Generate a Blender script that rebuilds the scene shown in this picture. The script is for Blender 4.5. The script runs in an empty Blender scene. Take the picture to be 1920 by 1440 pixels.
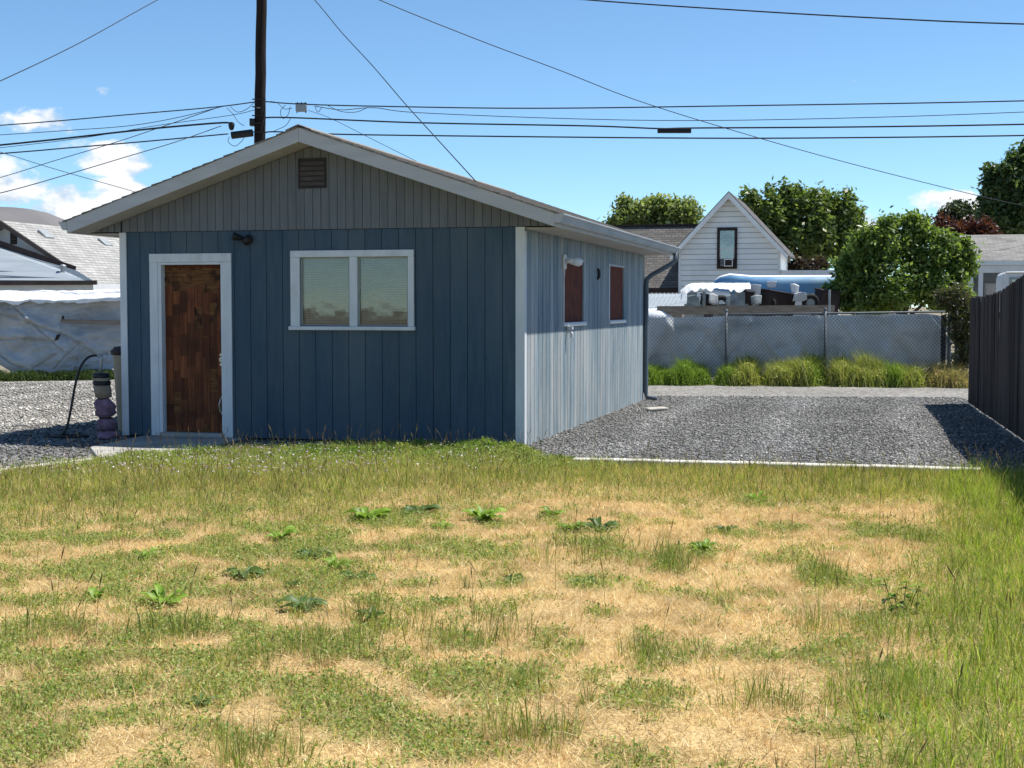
import bpy, bmesh, math, random
import numpy as np
from mathutils import Vector, Matrix
random.seed(7); rng = np.random.default_rng(11)
scn = bpy.context.scene
col = scn.collection
R = math.radians
# ---------------------------------------------------------------- camera
FPX, HC, PITCH = 2660.0, 1.625, math.atan(145 / 2660)
cam_d = bpy.data.cameras.new('camera'); cam = bpy.data.objects.new('camera', cam_d); col.objects.link(cam)
cam.location = (0, 0, HC); cam.rotation_euler = (R(90) - PITCH, 0, 0)
cam_d.sensor_width = 36; cam_d.lens = 36 * FPX / 1920; cam_d.clip_start = .1; cam_d.clip_end = 6000
scn.camera = cam
# ---------------------------------------------------------------- sun, sky, exposure
SUN_EL, SUN_AZ = R(63.5), R(72)           # azimuth clockwise from +Y: to the right and a little behind the shed
SUN_STRENGTH, SKY_STRENGTH, EXPOSURE = 5.0, 0.112, 0.6
sd = Vector((math.sin(SUN_AZ) * math.cos(SUN_EL), math.cos(SUN_AZ) * math.cos(SUN_EL), math.sin(SUN_EL)))
sl = bpy.data.lights.new('sun', 'SUN'); sun = bpy.data.objects.new('sun', sl); col.objects.link(sun)
sl.energy = SUN_STRENGTH; sl.angle = R(.53); sl.color = (1, .955, .88)
sun.rotation_euler = (-sd).to_track_quat('-Z', 'Y').to_euler(); sun.location = (20, 10, 40)
world = bpy.data.worlds.new('World'); scn.world = world; world.use_nodes = True
wn, wl = world.node_tree.nodes, world.node_tree.links
wn.clear()
def W(t, **k):
    n = wn.new(t)
    for a_, b_ in k.items(): setattr(n, a_, b_)
    return n
def wm(op, x, y=None, z=None):
    n = W('ShaderNodeMath', operation=op)
    for i, s in enumerate((x, y, z)):
        if s is None: continue
        if isinstance(s, (int, float)): n.inputs[i].default_value = s
        else: wl.new(s, n.inputs[i])
    return n.outputs[0]
sky = W('ShaderNodeTexSky'); sky.sky_type = 'NISHITA'; sky.sun_disc = False
sky.sun_elevation = SUN_EL; sky.sun_rotation = SUN_AZ; sky.air_density = 0.7; sky.dust_density = 0.0; sky.ozone_density = 6.0; sky.altitude = 300
tc = W('ShaderNodeTexCoord'); sp = W('ShaderNodeSeparateXYZ'); wl.new(tc.outputs['Generated'], sp.inputs[0])
azd = wm('MULTIPLY', wm('ARCTAN2', sp.outputs[0], sp.outputs[1]), 180 / math.pi)
eld = wm('MULTIPLY', wm('ARCSINE', sp.outputs[2]), 180 / math.pi)
cv = W('ShaderNodeCombineXYZ'); wl.new(azd, cv.inputs[0]); wl.new(wm('MULTIPLY', eld, 1.5), cv.inputs[1])
def wnoise(scale, detail, rough, off):
    mp = W('ShaderNodeMapping'); mp.inputs['Location'].default_value = off; wl.new(cv.outputs[0], mp.inputs[0])
    n = W('ShaderNodeTexNoise'); n.inputs['Scale'].default_value = scale; n.inputs['Detail'].default_value = detail
    n.inputs['Roughness'].default_value = rough; wl.new(mp.outputs[0], n.inputs[0]); return n.outputs['Fac']
big = wnoise(.70, 8, .55, (3.1, 1.7, .4))
def ell(a0, e0, ra, re, s):
    d = wm('ADD', wm('POWER', wm('ABSOLUTE', wm('DIVIDE', wm('SUBTRACT', azd, a0), ra)), 2.0), wm('POWER', wm('ABSOLUTE', wm('DIVIDE', wm('SUBTRACT', eld, e0), re)), 2.0))
    return wm('MULTIPLY', wm('MAXIMUM', wm('SUBTRACT', 1.0, d), -1.0), s)
mask = None
for e in ((-18.2, 7.0, 1.5, .8, 1.1), (-16.0, 8.2, .45, .3, .7), (-18.0, 6.2, 1.3, .4, .6), (-15.4, 5.6, 1.7, .75, 1.15), (-19.4, 4.5, 2.0, 1.2, 1.3), (-17.3, 3.8, 2.4, 1.1, 1.25), (-15.4, 4.2, 1.8, 1.0, 1.15), (-21, 2.6, 5.0, 1.7, 1.3),
          (14.3, 2.9, 1.5, .75, 1.0), (17.0, 3.95, 1.7, .6, 1.05), (20.5, 3.4, 2.4, 1.0, 1)):
    m = ell(*e); mask = m if mask is None else wm('MAXIMUM', mask, m)
# the same low cumulus goes on all round the horizon beyond the frame
lowf = wnoise(.06, 2, .5, (9.2, 4.0, 0))
side = wm('GREATER_THAN', wm('ABSOLUTE', azd), 22.5)
band = wm('MULTIPLY', wm('SUBTRACT', wm('SUBTRACT', 1.0, wm('POWER', wm('ABSOLUTE', wm('DIVIDE', wm('SUBTRACT', eld, 4.0), 4.0)), 2.0)), wm('MULTIPLY', wm('SUBTRACT', lowf, .42), 6.0)), 1.0)
band = wm('ADD', wm('MULTIPLY', wm('MINIMUM', wm('MAXIMUM', band, -1.0), 1.0), side), wm('MULTIPLY', wm('SUBTRACT', 1.0, side), -1.0))
mask = wm('MAXIMUM', mask, band)
dens = wm('ADD', wm('MULTIPLY', mask, .27), wm('SUBTRACT', big, .60))
cf = W('ShaderNodeMapRange', interpolation_type='SMOOTHSTEP'); wl.new(dens, cf.inputs[0]); cf.inputs[1].default_value = -.05; cf.inputs[2].default_value = .15
shade = wnoise(.8, 5, .55, (3.1, 2.15, .4))
sh = W('ShaderNodeMapRange'); wl.new(wm('ADD', wm('MULTIPLY', dens, .7), wm('SUBTRACT', big, shade)), sh.inputs[0]); sh.inputs[1].default_value = -.12; sh.inputs[2].default_value = .16
cmix = W('ShaderNodeMix', data_type='RGBA'); cmix.inputs[6].default_value = (3.7, 4.3, 5.1, 1); cmix.inputs[7].default_value = (6.3, 6.35, 6.45, 1); wl.new(sh.outputs[0], cmix.inputs[0])
tint = W('ShaderNodeMix', data_type='RGBA', blend_type='MULTIPLY'); tint.inputs[0].default_value = 1; tint.inputs[7].default_value = (.97, 1.07, 1.0, 1); wl.new(sky.outputs[0], tint.inputs[6])
smix = W('ShaderNodeMix', data_type='RGBA'); wl.new(wm('MULTIPLY', cf.outputs[0], .95), smix.inputs[0]); wl.new(tint.outputs[2], smix.inputs[6]); wl.new(cmix.outputs[2], smix.inputs[7])
bg = W('ShaderNodeBackground'); bg.inputs[1].default_value = SKY_STRENGTH; wl.new(smix.outputs[2], bg.inputs[0])
wo = W('ShaderNodeOutputWorld'); wl.new(bg.outputs[0], wo.inputs[0])
vs = scn.view_settings; vs.view_transform = 'Standard'; vs.look = 'None'; vs.gamma = 1; vs.use_curve_mapping = False; vs.exposure = EXPOSURE

# ---------------------------------------------------------------- layout helpers (measured from a survey of the place; metres)
AF = np.array([0, math.cos(PITCH), -math.sin(PITCH)]); AU = np.array([0, math.sin(PITCH), math.cos(PITCH)]); AR = np.array([1., 0, 0]); C0 = np.array([0, 0, HC])
def ray(px, py): return AF + (px - 960) / FPX * AR - (py - 720) / FPX * AU
def at(px, py, y):
    d = ray(px, py); return Vector(C0 + d * (y / d[1]))
def gr(px, py, z=0.):
    d = ray(px, py); return Vector(C0 + d * ((z - HC) / d[2]))
GRID = math.atan(688 / FPX * math.cos(PITCH))          # every plot in this block is turned by this angle
GU = np.array([math.cos(GRID), -math.sin(GRID), 0]); GV = np.array([math.sin(GRID), math.cos(GRID), 0])
class Frame:
    def __init__(s, o): s.o = np.array(o, float)
    def front(s, px, py, v=0.):
        d = ray(px, py); t = (v - (C0 - s.o) @ GV) / (d @ GV); q = C0 + t * d - s.o; return float(q @ GU), float(q[2] + s.o[2])
    def world(s, u, v, z): return Vector(s.o + GU * u + GV * v + np.array([0, 0, z]))

# ---------------------------------------------------------------- materials
def nodes_of(m): m.use_nodes = True; return m.node_tree.nodes, m.node_tree.links
MATS = {}
def pmat(name, c1, c2=None, scale=4, stretch=(1, 1, 1), rough=.75, bump=0., bscale=40, bstretch=None, rand=0., metal=0., spec=.3, lo=.35, hi=.65, detail=6, trans=0., stain=None):
    """principled material: two tones mixed by stretched noise, per-object tone, noise bump, optional stains"""
    m = bpy.data.materials.new(name); n, l = nodes_of(m); b = n['Principled BSDF']
    b.inputs['Roughness'].default_value = rough; b.inputs['Metallic'].default_value = metal; b.inputs['Specular IOR Level'].default_value = spec
    t = n.new('ShaderNodeTexCoord'); oi = n.new('ShaderNodeObjectInfo')
    mp = n.new('ShaderNodeMapping'); mp.inputs['Scale'].default_value = stretch
    ad = n.new('ShaderNodeVectorMath'); ad.operation = 'ADD'
    sc = n.new('ShaderNodeVectorMath'); sc.operation = 'SCALE'; sc.inputs['Scale'].default_value = 37.0
    cb = n.new('ShaderNodeCombineXYZ'); l.new(oi.outputs['Random'], cb.inputs[0]); l.new(oi.outputs['Random'], cb.inputs[1]); l.new(cb.outputs[0], sc.inputs[0])
    l.new(t.outputs['Object'], ad.inputs[0]); l.new(sc.outputs[0], ad.inputs[1]); l.new(ad.outputs[0], mp.inputs[0])
    no = n.new('ShaderNodeTexNoise'); no.inputs['Scale'].default_value = scale; no.inputs['Detail'].default_value = detail; no.inputs['Roughness'].default_value = .6; l.new(mp.outputs[0], no.inputs[0])
    rp = n.new('ShaderNodeValToRGB'); rp.color_ramp.elements[0].position = lo; rp.color_ramp.elements[1].position = hi
    rp.color_ramp.elements[0].color = (*c1, 1); rp.color_ramp.elements[1].color = (*(c2 or c1), 1); l.new(no.outputs[0], rp.inputs[0])
    out = rp.outputs[0]
    if stain:
        s_c, s_scale, s_st, s_lo, s_hi, s_amt = stain
        mp2 = n.new('ShaderNodeMapping'); mp2.inputs['Scale'].default_value = s_st; l.new(t.outputs['Object'], mp2.inputs[0])
        n2 = n.new('ShaderNodeTexNoise'); n2.inputs['Scale'].default_value = s_scale; n2.inputs['Detail'].default_value = 5; l.new(mp2.outputs[0], n2.inputs[0])
        r2 = n.new('ShaderNodeMapRange'); r2.inputs[1].default_value = s_lo; r2.inputs[2].default_value = s_hi; r2.inputs[4].default_value = s_amt; l.new(n2.outputs[0], r2.inputs[0])
        mx = n.new('ShaderNodeMix'); mx.data_type = 'RGBA'; l.new(r2.outputs[0], mx.inputs[0]); l.new(out, mx.inputs[6]); mx.inputs[7].default_value = (*s_c, 1); out = mx.outputs[2]
    if rand:
        mr = n.new('ShaderNodeMapRange'); mr.inputs[3].default_value = 1 - rand; mr.inputs[4].default_value = 1 + rand; l.new(oi.outputs['Random'], mr.inputs[0])
        vm = n.new('ShaderNodeVectorMath'); vm.operation = 'SCALE'; l.new(out, vm.inputs[0]); l.new(mr.outputs[0], vm.inputs['Scale']); out = vm.outputs[0]
    l.new(out, b.inputs['Base Color'])
    if bump:
        mp3 = n.new('ShaderNodeMapping'); mp3.inputs['Scale'].default_value = bstretch or stretch; l.new(ad.outputs[0], mp3.inputs[0])
        nb = n.new('ShaderNodeTexNoise'); nb.inputs['Scale'].default_value = bscale; nb.inputs['Detail'].default_value = 4; l.new(mp3.outputs[0], nb.inputs[0])
        bp = n.new('ShaderNodeBump'); bp.inputs['Strength'].default_value = bump; bp.inputs['Distance'].default_value = .02; l.new(nb.outputs[0], bp.inputs['Height']); l.new(bp.outputs[0], b.inputs['Normal'])
    MATS[name] = m; return m
def leafmat(name, trans=.35, rough=.6, tcol=(1.15, 1.2, .55), spec=.25):
    """colour from the 'col' attribute of each blade or leaf, with light passing through"""
    m = bpy.data.materials.new(name); n, l = nodes_of(m); b = n['Principled BSDF']; b.inputs['Roughness'].default_value = rough; b.inputs['Specular IOR Level'].default_value = spec
    at_ = n.new('ShaderNodeAttribute'); at_.attribute_name = 'col'; l.new(at_.outputs['Color'], b.inputs['Base Color'])
    tr = n.new('ShaderNodeBsdfTranslucent'); mu = n.new('ShaderNodeMix'); mu.data_type = 'RGBA'; mu.blend_type = 'MULTIPLY'; mu.inputs[0].default_value = 1
    l.new(at_.outputs['Color'], mu.inputs[6]); mu.inputs[7].default_value = (*tcol, 1); l.new(mu.outputs[2], tr.inputs[0])
    mx = n.new('ShaderNodeMixShader'); mx.inputs[0].default_value = trans; l.new(b.outputs[0], mx.inputs[1]); l.new(tr.outputs[0], mx.inputs[2]); l.new(mx.outputs[0], n['Material Output'].inputs[0])
    MATS[name] = m; return m
blue_paint = pmat('blue_paint', (.054, .091, .130), (.072, .113, .150), 3, (6, 6, .6), .8, .35, 60, (3, 3, .12), rand=.06, spec=.15, stain=((.118, .150, .168), 1.3, (1, 1, .4), .40, .72, .75))
faded_paint = pmat('faded_paint', (.16, .235, .285), (.35, .41, .435), 5, (7, 7, .35), .9, .6, 70, (3, 3, .15), rand=.12, spec=.1, stain=((.46, .47, .46), 1.1, (3, 3, .45), .42, .66, .7))
gable_paint = pmat('gable_paint', (.145, .160, .175), (.185, .195, .203), 3, (6, 6, .6), .8, .3, 60, (3, 3, .12), rand=.06, spec=.15)
dark_groove = pmat('groove_board', (.014, .022, .03), (.022, .03, .04), 8, rough=.9)
white_trim = pmat('white_trim', (.62, .65, .67), (.72, .74, .75), 3, (3, 3, .7), .65, .12, 40, rand=.03, stain=((.42, .41, .38), 3.0, (1, 1, .5), .58, .8, .6))
fascia_paint = pmat('fascia_paint', (.46, .46, .455), (.53, .525, .51), 3, (.6, 3, 3), .7, .15, 40, rand=.03, stain=((.36, .34, .31), 2.0, (.5, 1, 1), .55, .8, .5))
soffit_paint = pmat('soffit_paint', (.40, .385, .355), (.48, .46, .425), 2, (2, .5, 1), .8, .1, 30)
shingle = pmat('asphalt_shingle', (.17, .155, .14), (.34, .31, .28), 6, (3, 3, 3), .95, .5, 90, rand=.14, spec=.1)
gutter_metal = pmat('gutter_metal', (.33, .37, .41), (.42, .46, .49), 3, (1, .4, 1), .45, .05, 20, spec=.4)
pipe_paint = pmat('downspout_paint', (.075, .10, .125), (.10, .13, .155), 3, rough=.5, spec=.4)
black_metal = pmat('black_metal', (.012, .012, .014), (.025, .024, .024), 6, rough=.5)
white_plastic = pmat('white_plastic', (.62, .62, .60), (.70, .70, .68), 6, rough=.45)
fence_steel = pmat('fence_steel', (.10, .115, .13), (.17, .185, .20), 6, rough=.6)
galv = pmat('galvanised_steel', (.26, .28, .29), (.38, .40, .41), 6, rough=.5, metal=.5)
veneer = pmat('peeling_veneer', (.075, .018, .007), (.25, .080, .028), 3, (16, 16, .5), .72, .45, 60, (6, 6, .4), rand=.5, lo=.28, hi=.74, stain=((.018, .008, .006), 2.6, (1, 1, .8), .52, .74, .8))
core_wood = pmat('bare_door_core', (.11, .042, .014), (.28, .13, .045), 5, (1, 1, 9), .8, .5, 60, rand=.2, stain=((.03, .012, .008), 6, (1.5, 1, 1), .5, .65, .9))
osb = pmat('red_brown_board', (.045, .007, .003), (.20, .036, .013), 13, (1, 1, .55), .8, .6, 60, (1, 1, .4), lo=.3, hi=.7)
concrete = pmat('concrete', (.30, .29, .265), (.40, .385, .35), 2.5, rough=.92, bump=.3, bscale=60, stain=((.20, .19, .17), 1.3, (1, 1, 1), .5, .7, .7))
curb_white = pmat('pale_curb', (.60, .58, .52), (.74, .72, .66), 6, rough=.85, bump=.2, bscale=50, stain=((.40, .36, .28), 4, (1, 1, 1), .5, .7, .8))
pole_wood = pmat('creosote_pole', (.007, .005, .0045), (.026, .017, .014), 6, (5, 5, .25), .9, .7, 25, (5, 5, .2))
cable_black = pmat('cable_black', (.012, .013, .018), (.02, .02, .026), 4, rough=.5)
fence_wood = pmat('weathered_picket', (.048, .039, .035), (.12, .10, .090), 4, (9, 9, .35), .9, .5, 40, (7, 7, .3), rand=.35, spec=.1)
sheet_mat = pmat('privacy_sheet', (.60, .605, .60), (.74, .745, .735), 2.2, (1, 1, 1), .8, .3, 9, spec=.15, stain=((.27, .28, .27), 1.6, (.7, 1, 1.4), .52, .72, .8))
tarp_mat = pmat('grey_white_tarp', (.38, .39, .395), (.53, .535, .535), 1.6, (1, 1, 2), .75, .55, 5, (.6, 1, 1.8), spec=.15, stain=((.27, .255, .24), .8, (.8, 1, 1.2), .45, .7, .7))
tarp_white = pmat('white_tarp', (.70, .71, .71), (.84, .84, .83), 1.5, (1, 1, 1), .75, .4, 7, spec=.2)
board_wood = pmat('old_board', (.19, .155, .12), (.29, .24, .19), 4, (.5, 6, 6), .85, .3, 30)
clap = pmat('white_clapboard', (.76, .78, .78), (.84, .85, .845), 2.5, (.5, 1, 2), .8, .1, 30, rand=.04, stain=((.56, .58, .58), .55, (1, 1, .7), .5, .68, .6))
stucco = pmat('white_stucco', (.60, .62, .64), (.68, .70, .71), 3, rough=.9, bump=.15, bscale=40)
dark_trim = pmat('dark_trim', (.022, .014, .014), (.04, .026, .025), 4, rough=.7)
brown_trim = pmat('brown_trim', (.07, .052, .045), (.10, .078, .068), 4, rough=.8)
metal_roof = pmat('metal_roof', (.27, .31, .34), (.34, .38, .41), 2, (.3, 2, 1), .42, .05, 10, spec=.5)
blue_hull = pmat('blue_hull', (.11, .26, .46), (.20, .40, .58), 1.6, (1, 1, 2), .5, .08, 8, spec=.35, stain=((.32, .46, .54), 1.3, (1, 1, 1), .5, .7, .7))
hull_white = pmat('hull_white', (.66, .70, .73), (.78, .80, .81), 2, rough=.4)
rubber = pmat('tyre_rubber', (.010, .010, .011), (.022, .021, .021), 8, rough=.85)
junk_grey = pmat('dull_sheet_metal', (.17, .20, .205), (.33, .37, .375), 3, rough=.75, stain=((.10, .07, .05), 3, (1, 1, 1), .52, .7, .8))
bin_tan = pmat('tan_bin', (.27, .225, .165), (.34, .285, .215), 2.5, rough=.7, stain=((.16, .13, .10), 2, (1, 1, .6), .5, .7, .6))
wrap_tan = pmat('tan_wrap', (.24, .19, .135), (.33, .265, .19), 9, rough=.9, bump=.5, bscale=30)
wrap_pink = pmat('pink_insulation', (.14, .085, .115), (.30, .185, .25), 9, rough=.95, bump=.7, bscale=24)
hose_mat = pmat('black_hose', (.012, .014, .014), (.03, .032, .032), 5, rough=.5)
blind_mat = pmat('window_blind', (.33, .335, .315), (.42, .42, .395), 3, rough=.6, stain=((.36, .34, .26), 2.2, (1, 1, 1), .5, .7, .5))
room_dark = pmat('room_dark', (.03, .03, .03), (.05, .05, .05), 2, rough=.9)
stone_mat = pmat('pale_stone', (.36, .34, .30), (.48, .455, .41), 8, rough=.95, bump=.4, bscale=30)
hill_mat = pmat('dry_hill', (.125, .122, .13), (.165, .16, .165), .01, rough=1, spec=0)
bark = pmat('bark', (.05, .038, .028), (.10, .08, .06), 5, (4, 4, .6), .95, .6, 20)
blossom = leafmat('blossom', .3, .7, (1, 1, 1))
leaf_m = leafmat('leaf', .48, .42, spec=.45)
grass_m = leafmat('grass_blade', .42, .65)
straw_m = leafmat('straw_blade', .28, .8, (1.1, 1.0, .8), .12)
stonecol = leafmat('gravel_stone', 0, .9, (1, 1, 1), .12)
def glassmat(name, tint, refl):
    m = bpy.data.materials.new(name); n, l = nodes_of(m); n.remove(n['Principled BSDF'])
    tr = n.new('ShaderNodeBsdfTransparent'); tr.inputs[0].default_value = (*tint, 1); g = n.new('ShaderNodeBsdfGlossy'); g.inputs['Roughness'].default_value = .03
    fr = n.new('ShaderNodeFresnel'); fr.inputs[0].default_value = 1.5; ad = n.new('ShaderNodeMath'); ad.operation = 'ADD'; ad.inputs[1].default_value = refl; l.new(fr.outputs[0], ad.inputs[0])
    nz = n.new('ShaderNodeTexNoise'); nz.inputs['Scale'].default_value = 2.5; bp = n.new('ShaderNodeBump'); bp.inputs['Strength'].default_value = .05; bp.inputs['Distance'].default_value = .03
    l.new(nz.outputs[0], bp.inputs['Height']); l.new(bp.outputs[0], g.inputs['Normal'])
    mx = n.new('ShaderNodeMixShader'); l.new(ad.outputs[0], mx.inputs[0]); l.new(tr.outputs[0], mx.inputs[1]); l.new(g.outputs[0], mx.inputs[2]); l.new(mx.outputs[0], n['Material Output'].inputs[0]); return m
glass = glassmat('window_glass', (.88, .90, .87), .045)
dark_glass = glassmat('dark_window_glass', (.5, .5, .52), .22)
def roofmat(name, c1, c2, cw, ch, uv='uv'):
    """rows of asphalt shingle tabs for roofs too far off to show single tabs; object x runs along the courses, z is height"""
    m = bpy.data.materials.new(name); n, l = nodes_of(m); b = n['Principled BSDF']; b.inputs['Roughness'].default_value = .95; b.inputs['Specular IOR Level'].default_value = .1
    t = n.new('ShaderNodeTexCoord'); s = n.new('ShaderNodeSeparateXYZ'); l.new(t.outputs['Object'], s.inputs[0]); c = n.new('ShaderNodeCombineXYZ')
    l.new(s.outputs[0 if uv == 'x' else 1], c.inputs[0]); l.new(s.outputs[2], c.inputs[1])
    br = n.new('ShaderNodeTexBrick'); br.inputs['Scale'].default_value = 1; br.inputs['Brick Width'].default_value = cw; br.inputs['Row Height'].default_value = ch; br.inputs['Mortar Size'].default_value = ch * .11; br.inputs['Mortar Smooth'].default_value = .4
    br.inputs['Color1'].default_value = (*c1, 1); br.inputs['Color2'].default_value = (*c2, 1); br.inputs['Mortar'].default_value = (*[x * .55 for x in c1], 1); l.new(c.outputs[0], br.inputs[0])
    no = n.new('ShaderNodeTexNoise'); no.inputs['Scale'].default_value = 1.4; no.inputs['Detail'].default_value = 8; l.new(t.outputs['Object'], no.inputs[0])
    mr = n.new('ShaderNodeMapRange'); mr.inputs[3].default_value = .65; mr.inputs[4].default_value = 1.35; l.new(no.outputs[0], mr.inputs[0])
    vm = n.new('ShaderNodeVectorMath'); vm.operation = 'SCALE'; l.new(br.outputs[0], vm.inputs[0]); l.new(mr.outputs[0], vm.inputs['Scale']); l.new(vm.outputs[0], b.inputs['Base Color'])
    bp = n.new('ShaderNodeBump'); bp.inputs['Strength'].default_value = .6; bp.inputs['Distance'].default_value = .03; bp.invert = True; l.new(br.outputs['Fac'], bp.inputs['Height']); l.new(bp.outputs[0], b.inputs['Normal'])
    return m
def groundmat(name, tones, s1, s2, bump, big=(.85, 1.15)):
    m = bpy.data.materials.new(name); n, l = nodes_of(m); b = n['Principled BSDF']; b.inputs['Roughness'].default_value = .95; b.inputs['Specular IOR Level'].default_value = .1
    t = n.new('ShaderNodeTexCoord'); v = n.new('ShaderNodeTexVoronoi'); v.inputs['Scale'].default_value = s1; l.new(t.outputs['Object'], v.inputs[0])
    sx = n.new('ShaderNodeSeparateColor'); l.new(v.outputs['Color'], sx.inputs[0])
    rp = n.new('ShaderNodeValToRGB'); e = rp.color_ramp.elements; e[0].color = (*tones[0], 1); e[1].color = (*tones[-1], 1)
    for i, c in enumerate(tones[1:-1]): k = e.new((i + 1) / (len(tones) - 1)); k.color = (*c, 1)
    l.new(sx.outputs[0], rp.inputs[0])
    no = n.new('ShaderNodeTexNoise'); no.inputs['Scale'].default_value = s2; no.inputs['Detail'].default_value = 7; l.new(t.outputs['Object'], no.inputs[0])
    mr = n.new('ShaderNodeMapRange'); mr.inputs[1].default_value = .3; mr.inputs[2].default_value = .7; mr.inputs[3].default_value = big[0]; mr.inputs[4].default_value = big[1]; l.new(no.outputs[0], mr.inputs[0])
    vm = n.new('ShaderNodeVectorMath'); vm.operation = 'SCALE'; l.new(rp.outputs[0], vm.inputs[0]); l.new(mr.outputs[0], vm.inputs['Scale']); l.new(vm.outputs[0], b.inputs['Base Color'])
    bp = n.new('ShaderNodeBump'); bp.inputs['Strength'].default_value = bump; bp.inputs['Distance'].default_value = .02; bp.invert = True; l.new(v.outputs['Distance'], bp.inputs['Height']); l.new(bp.outputs[0], b.inputs['Normal']); return m

# ---------------------------------------------------------------- mesh helpers
class MB:
    def __init__(s): s.v, s.f = [], []
    def add(s, vs, fs):
        o = len(s.v); s.v += [tuple(v) for v in vs]; s.f += [tuple(i + o for i in f) for f in fs]; return s
    def box(s, x0, x1, y0, y1, z0, z1):
        return s.add([(x0, y0, z0), (x1, y0, z0), (x1, y1, z0), (x0, y1, z0), (x0, y0, z1), (x1, y0, z1), (x1, y1, z1), (x0, y1, z1)],
                     [(3, 2, 1, 0), (4, 5, 6, 7), (0, 1, 5, 4), (1, 2, 6, 5), (2, 3, 7, 6), (3, 0, 4, 7)])
    def prism(s, poly, d0, d1, axis='y'):
        """polygon in (u, z) extruded from d0 to d1 along y (or polygon in (y, z) along x, or in (x, y) along z)"""
        n = len(poly); mk = {'y': lambda p, d: (p[0], d, p[1]), 'x': lambda p, d: (d, p[0], p[1]), 'z': lambda p, d: (p[0], p[1], d)}[axis]
        fs = [tuple(range(n - 1, -1, -1)) if axis != 'y' else tuple(range(n)), tuple(range(n, 2 * n)) if axis != 'y' else tuple(range(2 * n - 1, n - 1, -1))]
        for i in range(n):
            j = (i + 1) % n; q = (i, j, n + j, n + i); fs.append(q if axis != 'y' else q[::-1])
        return s.add([mk(p, d0) for p in poly] + [mk(p, d1) for p in poly], fs)
    def tube(s, pts, r, n=8, cap=True):
        pts = [Vector(p) for p in pts]; rr = r if isinstance(r, (list, tuple)) else [r] * len(pts); vs, fs = [], []; ref = None
        for i, p in enumerate(pts):
            t = (pts[min(i + 1, len(pts) - 1)] - pts[max(i - 1, 0)]).normalized()
            if ref is None: ref = t.orthogonal().normalized()
            ref = (ref - t * ref.dot(t)).normalized(); b = t.cross(ref)
            for k in range(n):
                a_ = 2 * math.pi * k / n; vs.append(p + (ref * math.cos(a_) + b * math.sin(a_)) * rr[i])
        for i in range(len(pts) - 1):
            for k in range(n): fs.append((i * n + k, i * n + (k + 1) % n, (i + 1) * n + (k + 1) % n, (i + 1) * n + k))
        if cap: fs.append(tuple(range(n - 1, -1, -1))); fs.append(tuple(range((len(pts) - 1) * n, len(pts) * n)))
        return s.add(vs, fs)
    def quadbar(s, p, q, w, h):
        """rectangular bar from p to q, w across (horizontal), h tall"""
        p, q = Vector(p), Vector(q); t = (q - p).normalized(); x = t.cross(Vector((0, 0, 1)))
        x = x.normalized() if x.length > 1e-4 else Vector((1, 0, 0)); z = x.cross(t); vs = []
        for e in (p, q):
            for a_, b_ in ((-1, -1), (1, -1), (1, 1), (-1, 1)): vs.append(e + x * w / 2 * a_ + z * h / 2 * b_)
        return s.add(vs, [(3, 2, 1, 0), (4, 5, 6, 7), (0, 1, 5, 4), (1, 2, 6, 5), (2, 3, 7, 6), (3, 0, 4, 7)])
    def lathe(s, prof, n=16, c=(0, 0, 0)):
        vs, fs = [], []
        for r, z in prof:
            for k in range(n): a_ = 2 * math.pi * k / n; vs.append((c[0] + r * math.cos(a_), c[1] + r * math.sin(a_), c[2] + z))
        for i in range(len(prof) - 1):
            for k in range(n): fs.append((i * n + k, i * n + (k + 1) % n, (i + 1) * n + (k + 1) % n, (i + 1) * n + k))
        fs.append(tuple(range(n - 1, -1, -1))); fs.append(tuple(range((len(prof) - 1) * n, len(prof) * n))); return s.add(vs, fs)
    def mesh(s, name, smooth=False):
        m = bpy.data.meshes.new(name); m.from_pydata(s.v, [], s.f); m.update()
        if smooth: m.shade_smooth()
        return m
    def build(s, name, mat, parent=None, smooth=False, bevel=0):
        o = bpy.data.objects.new(name, s.mesh(name, smooth)); col.objects.link(o); o.data.materials.append(mat); o.parent = parent
        if bevel:
            b = o.modifiers.new('bevel', 'BEVEL'); b.width = bevel; b.segments = 1; b.limit_method = 'ANGLE'
        return o
def tag(o, label=None, cat=None, group=None, kind=None):
    for k, v in (('label', label), ('category', cat), ('group', group), ('kind', kind)):
        if v: o[k] = v
    return o
def empty(name, loc, rz=0., label=None, cat=None, group=None):
    o = bpy.data.objects.new(name, None); col.objects.link(o); o.location = loc; o.rotation_euler = (0, 0, rz); o.empty_display_size = .2; return tag(o, label, cat, group)
def npmesh(name, v, f, mat, colr=None, parent=None, smooth=False):
    """v (n,3), f (m,3) or (m,4), colr (n,3) per vertex"""
    m = bpy.data.meshes.new(name); k = f.shape[1]
    m.vertices.add(len(v)); m.vertices.foreach_set('co', np.ascontiguousarray(v, np.float32).ravel())
    m.loops.add(f.size); m.loops.foreach_set('vertex_index', np.ascontiguousarray(f, np.int32).ravel())
    m.polygons.add(len(f)); m.polygons.foreach_set('loop_start', np.arange(0, f.size, k, dtype=np.int32)); m.update(calc_edges=True)
    if colr is not None:
        a_ = m.attributes.new('col', 'FLOAT_COLOR', 'POINT'); c4 = np.ones((len(v), 4), np.float32); c4[:, :3] = np.clip(colr, 0, 1); a_.data.foreach_set('color', c4.ravel())
    if smooth: m.shade_smooth()
    o = bpy.data.objects.new(name, m); col.objects.link(o); m.materials.append(mat); o.parent = parent; return o
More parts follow.
